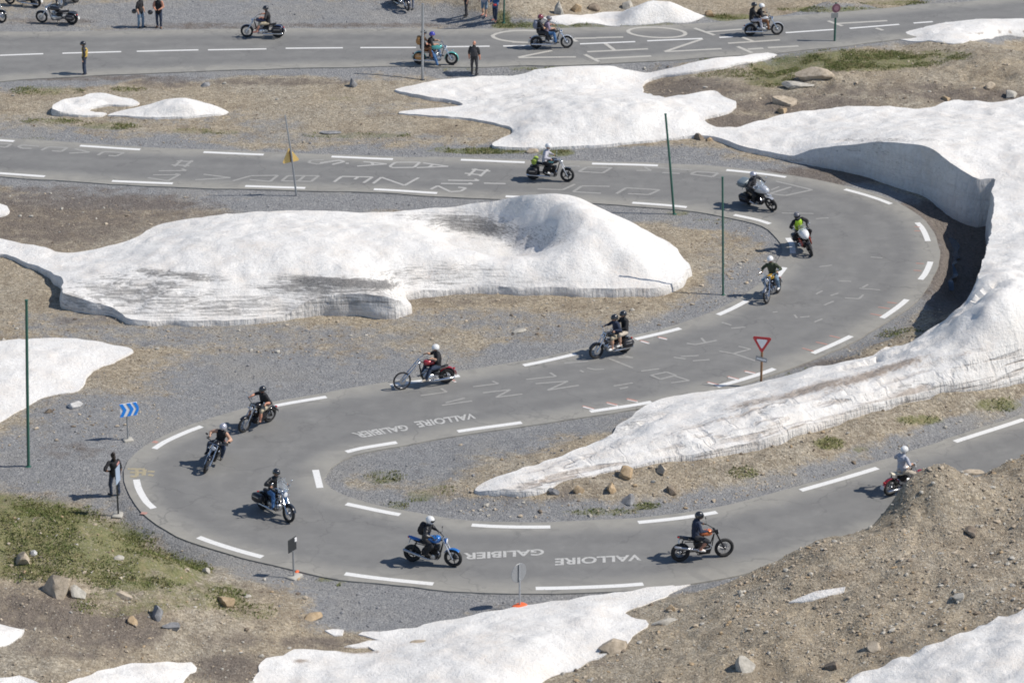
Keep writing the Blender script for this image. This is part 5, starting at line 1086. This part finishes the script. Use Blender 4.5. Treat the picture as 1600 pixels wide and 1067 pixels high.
    if ra: MB().fender((RX, 0, rr), rr + .045, rt * 1.25, ra[0], ra[1]).build('rear_fender', g('fenm', pc), o)
    if st in ('naked', 'sport', 'adventure'):
        rings = []
        for t_, w, hh in ((0, .11, .08), (.35, .1, .07), (.75, .08, .06), (1, .035, .03)):
            c = Vector((sx - .2 - t_ * .42, 0, sz + .02 + t_ * .13)); rings.append([c + Vector((0, w * math.cos(q), hh * math.sin(q))) for q in (2 * math.pi * k / 12 for k in range(12))])
        MB().loft(rings).build('tail_unit', g('tailm', pc), o)
    for s in (-1, 1): MB().ell((sx + .12, s * .075, sz - .2), (.17, .06, .13), None, .7).build('side_panel', g('sidem', BLKM), o)
    # fork, bars, lamp
    b = MB(); tdir = Vector((-math.sin(rake), 0, math.cos(rake))); L = (hz - fr) / math.cos(rake) + .06; fm = g('forkm', CHROME)
    for y in (-.095, .095): p = Vector((FX, y, fr)); b.tube([p - tdir * .03, p + tdir * L * .48, p + tdir * (L * .5), p + tdir * L], [.03, .029, .021, .021], 10)
    b.box(Vector((FX, 0, fr)) + tdir * (L * .98), (.07, .25, .035), Matrix.Rotation(-rake, 3, 'Y'), .008); b.box(Vector((FX, 0, fr)) + tdir * (L * .80), (.07, .25, .035), Matrix.Rotation(-rake, 3, 'Y'), .008); b.build('fork', fm, o)
    gx, gy, gz = g('grip', (hx - .22, .38, hz + .14)); bm_ = g('barm', CHROME); top = Vector((hx - .02, 0, hz + .03))
    ho = MB().tube([(gx, -gy, gz), (gx + .1, -gy + .16, gz + .02), (top.x, -.07, top.z + .02), (top.x, .07, top.z + .02), (gx + .1, gy - .16, gz + .02), (gx, gy, gz)], .013, 8).build('handlebar', bm_, o)
    for s in (-1, 1):
        MB().tube([(gx, s * gy, gz), (gx + .075, s * (gy - .12), gz + .012)], .02, 8).build('grip', TYRE, ho)
        MB().tube([(gx + .07, s * (gy - .1), gz + .015), (gx + .1, s * (gy - .03), gz + .06), (gx + .09, s * gy, gz + .16)], .006, 5).ell((gx + .085, s * (gy + .02), gz + .19), (.014, .055, .038)).build('mirror', g('mirm', CHROME), ho)
        MB().tube([(gx + .1, s * (gy - .12), gz), (gx + .08, s * gy, gz - .01)], .006, 5).build('lever', ALU, ho)
    if st not in ('sport', 'adventure'):
        lr = g('lampr', .085); lp = Vector((hx + .1, 0, hz - .06)) if 'lamp' not in P else Vector(P['lamp'])
        lo = MB().lathe(lp, (1, 0, -.05), [(.02, -.11), (lr * .8, -.07), (lr, -.01), (lr * 1.03, .01), (lr * .95, .02)], 18).build('headlight', g('lampm', CHROME), o); MB().lathe(lp + Vector((.012, 0, 0)), (1, 0, -.05), [(lr * .93, 0), (lr * .8, .018), (lr * .3, .028)], 18).build('lens', LENS, lo)
    if st in ('cruiser', 'touring', 'vintage'):
        for s in (-1, 1): MB().ell((hx + .03, s * .2, hz - .13), (.045, .035, .035)).build('indicator', CHROME, o)
    ta = math.radians(142); tp = Vector((RX + (rr + .075) * math.cos(ta), 0, rr + (rr + .075) * math.sin(ta))) if ra else Vector((sx - .61, 0, sz + .13))
    MB().ell(tp, (.04, .06, .035)).build('tail_light', TAILR, o)
    pp = Vector((RX - rr - .075, 0, rr + .08)) if ra else tp + Vector((.03, 0, -.16))
    MB().box(pp, (.012, .18, .15), Matrix.Rotation(.25, 3, 'Y'), .003).build('number_plate', mat('number plate', (.7, .7, .68), .5), o)
    if not ra: MB().tube([tp + Vector((.08, 0, -.02)), pp + Vector((.02, 0, .06))], .018, 6).build('plate_bracket', BLKM, o)
    # exhausts
    em2 = g('exm', CHROME); ez = g('exz', .25); rise = g('exrise', 0.0)
    for s in g('exs', (-1,)):
        b = MB(); b.tube([(ex + .12, s * .08, .6), (ex + .24, s * .13, .48), (ex + .18, s * .16, ez + .04), (ex - .1, s * .18, ez)], .022, 8)
        b.tube([(ex - .1, s * .18, ez), (ex - .18, s * .19, ez + .01), (RX + .12, s * .2, ez + .02 + rise * .6), (RX - .25, s * .2, ez + .03 + rise), (RX - .27, s * .2, ez + .03 + rise)], [.024, .045, .048, .048, .035], 10); b.build('exhaust', em2, o)
    for s in (-1, 1): MB().tube([(g('peg', (.18, .22, .33))[0], s * .1, .33), (g('peg', (.18, .22, .33))[0], s * .27, .33)], .014, 6).build('footpeg', BLKM, o)
    if g('stand', False): MB().tube([(-.1, .1, .28), (-.05, .32, .02)], .014, 6).build('kickstand', BLKM, o)
    # luggage and screens
    bg = g('bags', None)
    if bg:
        bm2, (lx, ly, lz), e = bg
        for s in (-1, 1): bo = MB().ell((RX + .02, s * (.2 + ly * .5), rr + .16), (lx, ly, lz), None, e).build('saddlebag', bm2, o); MB().box((RX + .02, s * (.2 + ly * 1.45), rr + .2), (lx * 1.2, .012, .03), None, .004).build('buckle_trim', CHROME, bo)
    if g('topcase', None): tm_, (lx, ly, lz), tz_ = P['topcase']; bo = MB().ell((RX - .08, 0, tz_), (lx, ly, lz), None, .5).build('top_case', tm_, o); MB().box((RX - .08, 0, tz_ - .01), (lx * 1.95, ly * 1.95, .015), None, .005).build('seam', BLKM, bo)
    if g('roll', None): MB().lathe((RX + .08, -.3, sz + .16), (0, 1, 0), [(.06, 0), (.12, .02), (.12, .58), (.06, .6)], 14).build('luggage_roll', P['roll'], o)
    if g('sissy', False): MB().tube([(RX + .1, -.1, sz - .02), (RX - .05, -.1, sz + .42), (RX - .06, 0, sz + .48), (RX - .05, .1, sz + .42), (RX + .1, .1, sz - .02)], .012, 6).build('sissy_bar', CHROME, o)
    if g('screen', None):
        h_, w_, xx, zz = P['screen']; V = []; Fc = []
        for i in range(6):
            for j in range(9):
                u = j / 4 - 1; t_ = i / 5; V.append((xx - t_ * h_ * .45 - .09 * u * u, u * w_ * (1 - .3 * t_ * t_), zz + t_ * h_))
        for i in range(5):
            for j in range(8): Fc.append((i * 9 + j, i * 9 + j + 1, (i + 1) * 9 + j + 1, (i + 1) * 9 + j))
        wo = MB().add(V, Fc).build('windshield', clear(), o); wo.modifiers.new('t', 'SOLIDIFY').thickness = .004
    if st in ('sport', 'adventure'):
        fm2 = g('fairm', pc); rings = []
        for t_, w, hh, dz in ((-.35, .2, .16, -.03), (-.1, .22, .2, -.02), (.15, .19, .18, 0), (.3, .12, .12, -.03), (.36, .04, .04, -.04)):
            c = Vector((hx + .02 + t_, 0, hz - .04 + dz)); rings.append([c + Vector((0, w * math.cos(q), hh * math.sin(q))) for q in (2 * math.pi * k / 16 for k in range(16))])
        fo = MB().loft(rings).build('fairing', fm2, o)
        for s in (-1, 1): MB().ell((hx + .30, s * .07, hz - .07), (.05, .06, .045)).build('headlight', LENS, fo)
        if st == 'sport':
            for s in (-1, 1): MB().ell((ex + .1, s * .2, .52), (.32, .04, .2), None, .7).build('side_fairing', pc, o)
        else: MB().ell((FX - .05, 0, fr + .48), (.2, .06, .03)).build('beak', pc, o)
    o['_'] = 0; del o['_']
    return dict(M=M, seat=(sx, sz), grip=(gx, gy, gz), peg=g('peg', (.18, .22, .33)), obj=o, RX=RX)
def rider(B, C, label, helmet, lean=14, seat_dx=0.0, face='open', pill=None, look=None, **kw):
    sx, sz = B['seat']; gx, gy, gz = B['grip']; px, py, pz = B['peg']
    if pill: sx, sz = sx - .36, sz + .07
    sx += seat_dx; tl = math.radians(lean); J = {}
    for _ in range(14):
        pel = Vector((sx, 0, sz + .13)); ax = Vector((math.sin(tl), 0, math.cos(tl))); nk = pel + ax * .56; sh = pel + ax * .495
        J.update(pelvis=pel, neck=nk, head=nk + Vector((math.sin(tl * .5) * .1 + .035, 0, .165)), shL=sh + Vector((0, .185, 0)), shR=sh - Vector((0, .185, 0)))
        tgt = Vector((gx - .03, gy - .06, gz + .03)) if not pill else Vector((sx + .42, .2, sz + .3))
        if (tgt - J['shL']).length < .60 or pill: break
        tl += math.radians(3)
    for s, y in (('L', 1), ('R', -1)):
        h = Vector((tgt.x, tgt.y * y, tgt.z)); sh_ = J['sh' + s]; el, w = ik(sh_, h - (h - sh_).normalized() * .07, .285, .26, (-.3, y * .9, -.6)); J['el' + s], J['wr' + s] = el, w; J['hand' + s] = w + (h - w).normalized() * .09; J['curl' + s] = (.3, 0, -1)
        J['hip' + s] = pel + Vector((0, .1 * y, -.02)); an = Vector((px - .06 if not pill else px - .42, y * (py + .03), pz + .10 + (.07 if pill else 0))); kn, a2 = ik(J['hip' + s], an, .43, .42, (1, y * .45, .8)); J['kn' + s], J['an' + s] = kn, a2; J['toe' + s] = a2 + Vector((.17, .03 * y, -.05))
        if kw.get('footdown') and s == 'R':
            an = Vector((px - .1, -.42, .1)); kn, a2 = ik(J['hip' + s], an, .43, .42, (1, -.6, .4)); J['kn' + s], J['an' + s] = kn, a2; J['toe' + s] = a2 + Vector((.16, -.03, -.06))
    kw.pop('footdown', None)
    if look: J['look'] = look
    return person(J, C, B['M'], label, helmet=helmet, face=face, **kw)
HB, HW, HS, HG, HR, HBL = (mat('helmet black', (.02, .02, .023), .2, coat=1.0), mat('helmet white', (.8, .8, .79), .25, coat=1.0), mat('helmet silver', (.5, .5, .56), .25, .4), mat('helmet grey', (.16, .16, .18), .3), mat('helmet maroon', (.2, .03, .05), .3, coat=1.0), mat('helmet blue', (.05, .05, .35), .2, coat=1.0))
PB, PBLUE, PORANGE, PRED, PTURQ, PSIL, PYEL, PNAVY, PRW = paint('black', (.015, .015, .018)), paint('blue', (.02, .16, .5)), paint('orange', (.75, .2, .06)), paint('deep red', (.32, .02, .03)), paint('turquoise', (.12, .48, .45)), paint('silver', (.5, .52, .56)), paint('yellow', (.62, .36, .03)), paint('navy', (.02, .025, .08)), paint('signal red', (.5, .07, .03))
BAGB = mat('black hard case', (.025, .025, .03), .35); BAGT = mat('tan leather bag', (.42, .22, .08), .6, bump=.4); CREAMS = mat('cream vinyl', (.68, .62, .48), .5)
hardbag = (BAGB, (.27, .12, .15), .45)
# 1 dark tourer on the top road
b = bike((385.5,60.3),(435,61), 0, dict(paint=PNAVY, bags=hardbag, ffen=(20,170), rfen=(20,175), exs=(-1,1), seat=(-.3,.68), headz=.98, grip=(.12,.42,1.12), peg=(.32,.24,.32), style='touring'), 'dark tourer with hard saddlebags riding left along the top road')
rider(b, wear(BLK, KHAKI, REDSH, 'short', True, skin=SKIN2), 'rider in black shirt and khaki shorts on the dark tourer', (HB, 'open'), 6)
# 2 turquoise vintage tourer
b = bike((707,103.5),(654,102.3), 0, dict(paint=PTURQ, style='vintage', wmax=1.75, fr=.33, ft=.065, ffen=(-15,185), rfen=(-10,185), bags=(BAGT,(.23,.1,.16),.6), exs=(-1,1), tank=(.31,.17,.14), lampr=.11, screen=None, fenlamp=True, seatm=BROWN, headz=.97, peg=(.26,.26,.33)), 'turquoise vintage motorcycle with deep fenders and tan leather saddlebags')
rider(b, wear(BLK, JEAN, BOOT, 'short'), 'driver with blue helmet on the turquoise vintage motorcycle', (HBL, 'open'), 8, footdown=True)
rider(b, wear(BLK2, BROWN, BOOT, 'short', skin=SKIN2), 'passenger in black with tan bag on the turquoise vintage motorcycle', (HB, 'half'), 2, pill=True, extra=(('backpack', BAGT),))
# 3 chrome cruiser, two up
b = bike((885.5,77),(838,77.6), 0, dict(paint=PB, exs=(-1,1), exm=CHROME, ffen=(30,165), fenm=PSIL, rfen=(30,175), sissy=True, headz=.95, peg=(.25,.24,.34)), 'black and chrome cruiser carrying two people past the painted letters')
rider(b, wear(MAUVE, JEAN, BOOT, 'short'), 'cruiser driver in mauve shirt and blue jeans', (HG, 'half'), 10)
rider(b, wear(BLK, BLK2, SHOEW, 'short'), 'cruiser passenger in dark red helmet with backpack', (HR, 'open'), 4, pill=True, extra=(('backpack', MGREY),))
# 4 silver cruiser, two up
b = bike((1214,56.5),(1172,58), 0, dict(paint=PSIL, exs=(-1,1), ffen=(15,175), rfen=(20,180), headz=.96, peg=(.26,.24,.34), lampr=.1), 'silver cruiser carrying two people at the right of the top road')
rider(b, wear(BLK, BROWN, BOOT, 'long'), 'silver cruiser driver in black jacket and white helmet', (HW, 'open'), 10)
rider(b, wear(BLK, LGREY, SHOEW, 'long'), 'silver cruiser passenger in black jacket and light grey trousers', (HB, 'open'), 6, pill=True)
# 6 black naked bike
b = bike((886.3,286),(833,282.6), 0, dict(paint=PB, style='naked', engine='i', engm=BLKM, spokes=False, rim=BLKM, seat=(-.25,.77), headz=1.0, rake=27, grip=(.14,.38,1.08), peg=(-.06,.24,.40), ffen=(60,140), rfen=None, roll=mat('green luggage', (.32, .42, .06), .7), bags=(BAGB,(.22,.12,.16),.5), ft=.06, rt=.085, tank=(.28,.17,.15), forkm=ALU, stripe=mat('teal badge', (.2, .5, .5), .3)), 'black naked motorcycle with green luggage roll on the middle road')
rider(b, wear(LGREY, BLK, SHOEW, 'long'), 'rider in light grey jacket and white helmet with green luggage behind', (HW, 'open'), 12, face='glasses', look=(1,-.5,0))
# 7 adventure tourer in the far hairpin
b = bike((1206,331),(1171,320.5), 17, dict(paint=PSIL, style='adventure', engine='i', engm=BLKM, spokes=False, rim=BLKM, seat=(-.24,.84), headz=1.08, rake=27, grip=(.16,.42,1.18), peg=(-.08,.24,.42), ffen=(60,150), rfen=None, bags=(BAGB,(.25,.13,.19),.4), topcase=(mat('grey case', (.18, .22, .25), .35),(.24,.27,.15),1.12), screen=(.34,.2,.42,1.14), fr=.34, tank=(.28,.18,.15), exrise=.15, forkm=BLKM), 'silver adventure tourer with grey top case leaning into the far hairpin')
rider(b, wear(BLK2, BLK, BOOT, 'long', glove=BLK), 'rider in dark riding suit with silver helmet on the adventure tourer', (HS, 'full'), 12, bulk=.034)
# 8 red and white sport tourer
b = bike((1268,402),(1254,384), 17, dict(paint=PRW, style='sport', fairm=mat('helmet white', (.8, .8, .79)), engine='i', engm=BLKM, spokes=False, rim=BLKM, seat=(-.26,.8), headz=1.0, rake=25, grip=(.14,.34,1.04), peg=(-.12,.24,.42), ffen=(60,140), rfen=None, fenm=PB, bags=(BAGB,(.22,.12,.16),.5), screen=(.26,.16,.44,1.08), forkm=BLKM), 'red and white sport tourer facing the camera in the far hairpin')
rider(b, wear(BLK, BLK, BOOT, 'long', glove=BLK), 'rider in yellow green safety vest on the red and white motorcycle', (HG, 'full'), 14, extra=(('vest', HIVIZ),), bulk=.034)
# 9 classic with yellow tank
b = bike((1199,476),(1216,459.5), 8, dict(paint=PYEL, fenm=ALU, engine='s', ffen=(40,160), rfen=(30,165), seat=(-.26,.76), headz=.98, rake=27, grip=(.10,.40,1.12), peg=(-.02,.24,.36), ft=.05, rt=.06), 'classic motorcycle with yellow tank below the far hairpin')
rider(b, wear(OLIVE, JEAN2, SHOEW, 'long'), 'rider in dark green top and white helmet on the yellow tank motorcycle', (HW, 'open'), 6)
# 10 black cruiser, two in shorts
b = bike((931.5,562.3),(976,552.5), 0, dict(paint=PB, exs=(-1,1), ffen=(25,170), rfen=(20,175), bags=(BAGB,(.24,.12,.16),.5), headz=.96, grip=(.12,.42,1.12), peg=(.14,.25,.33), lampr=.09), 'black cruiser carrying two people in shorts on the middle straight')
rider(b, wear(NAVY, KHAKI, SHOEW, 'long', True), 'cruiser driver in navy top and shorts on the middle straight', (HB, 'open'), 8)
rider(b, wear(BLK, BEIGE, SHOEW, 'long', True), 'cruiser passenger in black top and beige shorts on the middle straight', (HB, 'open'), 4, pill=True)
# 11 chopper
b = bike((633.3,610),(692.8,601), 0, dict(paint=PRED, style='chopper', wb=1.97, fr=.37, ft=.035, rr=.33, rt=.1, rake=43, headz=1.1, seat=(-.55,.66), engx=-.18, tank=(.24,.14,.13), tankz=.96, tankx=-.2, grip=(-.12,.34,1.2), peg=(.06,.22,.30), ffen=None, rfen=(40,185), exs=(-1,1), sissy=True, lamp=(.22,0,1.0), lampr=.07), 'dark red chopper with a very long fork and thin front wheel')
rider(b, wear(BLK, DJEAN, BEIGE, 'short'), 'rider in black shirt and white helmet on the long fork chopper', (HW, 'open'), 4, face='glasses')
# 12, 13 riders entering the near hairpin
b = bike((381.5,677),(420,661), -9, dict(paint=PB, ffen=(50,150), rfen=(40,170), headz=.98, grip=(.12,.46,1.12), peg=(.2,.25,.34), forkm=ALU, barm=BLKM, engm=BLKM, lampr=.075), 'black bobber with wide handlebars entering the near hairpin')
rider(b, wear(BLK, KHAKI, BOOT, 'short', True, skin=SKIN2), 'rider in black T-shirt with bare forearms entering the near hairpin', (HB, 'half'), 10, face='glasses')
b = bike((321,740),(340,716), -17, dict(paint=PB, style='cruiser', engine='v', engm=BLKM, ffen=(60,140), rfen=(40,165), headz=.96, grip=(.14,.42,1.06), peg=(.05,.25,.36), barm=BLKM, rt=.085, mirm=BLKM), 'black roadster leaning steeply at the tip of the near hairpin')
rider(b, wear(BLK, DJEAN, BOOT, 'none', glove=BLK), 'rider in sleeveless black top with bare shoulders in the near hairpin', (HS, 'open'), 12, face='glasses')
# 14 tourer with windshield
b = bike((449.8,818),(409.5,797.5), -9, dict(paint=PB, style='touring', bags=(BAGB,(.27,.13,.16),.5), ffen=(20,170), rfen=(20,175), exs=(-1,1), headz=1.0, grip=(.12,.42,1.12), peg=(.24,.25,.33), screen=(.48,.24,.42,1.0), lampr=.1, engm=ALU), 'black tourer with windshield and saddlebags leaving the near hairpin')
rider(b, wear(LEATH, JEAN, BOOT, 'long'), 'rider in black leather jacket and blue jeans behind a windshield', (HB, 'open'), 8, face='glasses')
# 15 blue naked
b = bike((708,887.2),(644.5,878.9), 0, dict(paint=PBLUE, style='naked', engine='i', engm=BLKM, cover=ALU, spokes=False, rim=BLKM, seat=(-.24,.79), headz=1.0, rake=26, grip=(.15,.36,1.07), peg=(-.1,.24,.40), ffen=(50,150), rfen=None, ft=.06, rt=.085, tank=(.28,.18,.15), exrise=.22, exm=ALU, forkm=ALU, barm=BLKM, mirm=BLKM, lampm=PBLUE, lampr=.1), 'blue naked motorcycle on the low road beside painted lettering')
rider(b, wear(LEATH, BLK, BOOT, 'long', glove=BLK), 'rider in black leather with white full helmet on the blue motorcycle', (HW, 'full'), 12, bulk=.034, extra=(('backpack', BLK),))
# 16 orange scrambler
b = bike((1131,871.8),(1062.8,879), 0, dict(paint=PORANGE, style='naked', engine='s', engm=BLKM, fr=.35, rr=.345, ft=.06, rt=.075, seat=(-.26,.8), headz=1.04, rake=27, grip=(.14,.42,1.14), peg=(-.1,.24,.40), ffen=None, rfen=None, tank=(.22,.15,.13), exz=.42, exrise=.2, exm=ALU, forkm=BLKM, barm=BLKM, lampm=BLKM, fenm=PB, lampr=.085, mirm=BLKM, tailm=PB), 'orange tank scrambler with knobbly wheels on the low road')
rider(b, wear(NAVY, BLK2, SHOEW, 'long', True, glove=BROWN, skin=SKIN2), 'rider in navy jacket, shorts and white shoes on the orange scrambler', (HB, 'full'), 8)
# 17 moped behind the mound
b = bike((1436,763),(1391,776), 0, dict(paint=paint('pale cream', (.6, .5, .42)), style='naked2', engine='s', ft=.05, rt=.06, seat=(-.27,.78), headz=.98, seatm=CREAMS, grip=(.12,.36,1.1), peg=(-.05,.24,.36), fenm=PRED, ffen=(40,160), rfen=(20,165), lampr=.1, lampm=HW), 'small cream and red motorcycle half hidden behind the stony mound')
rider(b, wear(cl('pale grey', (.4, .42, .48)), BEIGE, BOOT, 'short', True), 'rider in grey T-shirt and white helmet behind the stony mound', (HW, 'open'), 4, seat_dx=.08)
# parked machines at the top edge
PK = dict(paint=PB, stand=True, road=False, ffen=(30,165), rfen=(25,175))
bike((64,36),(115,38.5), -8, dict(PK, bags=(BAGB,(.25,.11,.15),.5), wmax=1.78, rake=34), 'black parked cruiser with saddlebags at the top left', 'parked motorcycles')
bike((12,6),(61,12.5), -8, dict(PK, exs=(-1,1)), 'parked motorcycle with long exhaust cut by the top edge', 'parked motorcycles')
bike((97,13.5),(118,5), 8, dict(PK, paint=PNAVY), 'dark blue parked motorcycle right behind the black parked cruiser', 'parked motorcycles')
bike((5,36.5),(-36,28), -8, dict(PK, style='touring', lampr=.1), 'chromed parked motorcycle cut by the left edge', 'parked motorcycles')
bike((636,19),(622,6), 8, dict(PK, bags=hardbag), 'dark parked motorcycle cut by the top edge near the grey pole', 'parked motorcycles')

# ------------------------------------------------------------------ people on foot
def held(name, M, label, px):
    pass
standing(133, 118, 185, wear(BLK2, DJEAN, BOOT, 'long'), 'man in black and yellow jacket standing on the top road edge', 1.8, 'down', .08, helmet=(HB, 'open'), extra=(('vest', YELC),))
standing(220, 43.5, 330, wear(BLK, JEAN2, BOOT, 'short'), 'man in black T-shirt and faded jeans at the top edge', 1.78, ('down', 'carry'), hairm=HAIR)
standing(249, 43.5, 260, wear(BLK, DJEAN, BROWN, 'none', skin=SKIN2), 'man in black vest and dark jeans with brown boots at the top edge', 1.8, 'front', hairm=HAIR)
standing(741, 117, 75, wear(BLK, BLK2, BOOT, 'short', skin=SKIN2), 'bald man in black T-shirt seen from behind near the turquoise motorcycle', 1.82, 'down', .13, extra=(('vest', BLK2), ('patch', MGREY)))
standing(729, 26, 200, wear(BLK, BLK2, BOOT, 'short'), 'person in black trousers in the cropped group at the top edge', 1.78, 'down', hairm=HAIR)
standing(757, 25, 250, wear(LGREY, JEAN2, REDSH, 'short', True), 'person in pale denim shorts in the cropped group at the top edge', 1.75, 'down', hairm=HAIR)
standing(774, 33, 230, wear(JEAN, DJEAN, REDSH, 'long'), 'person in blue top with red waist bag at the top edge', 1.75, 'front', hairm=HAIR, extra=())
standing(643, 14, 250, wear(BLK, MGREY, BOOT, 'short'), 'person in grey trousers beside the parked motorcycle at the top edge', 1.76, 'down', hairm=HAIR)
standing(180, 774, 120, wear(BLK, DJEAN, BLK2, 'short', skin=mat('dark skin', (.2, .1, .06), .55)), 'woman with dark hair and one hand on her hip at the near hairpin', 1.74, ('hip', 'down'), .13, hairm=HAIR, female=True)
# helmets carried by the two men
def carried_helmet(px, py, dz, label):
    p = spot(px, py, 0); q = unproj(px, py, p.z); h = spot(px, 43.5); o = MB().ell((0, 0, 0), (.15, .13, .14)).build('motorcycle_helmet', HB)
    o.location = (h.x, h.y - .1, h.z + dz); MB().ell((.06, 0, -.01), (.1, .11, .05)).build('visor', mat('dark visor', (.012, .013, .016), .08), o); tag(o, label, 'helmet')
carried_helmet(211, 14, .98, 'black helmet hanging from the hand of the man in faded jeans'); carried_helmet(236, 17, .92, 'black helmet carried by the man with brown boots')
w = spot(774, 33); o = MB().ell((0, 0, 0), (.1, .17, .07), None, .6).build('waist_bag', cl('red nylon', (.55, .05, .05))); o.location = (w.x - .02, w.y - .17, w.z + 1.0); MB().torus((0, 0, 0), .05, .01, 12, 5).build('buckle', BLK, o); tag(o, 'red waist bag on the person in the blue top', 'bag')
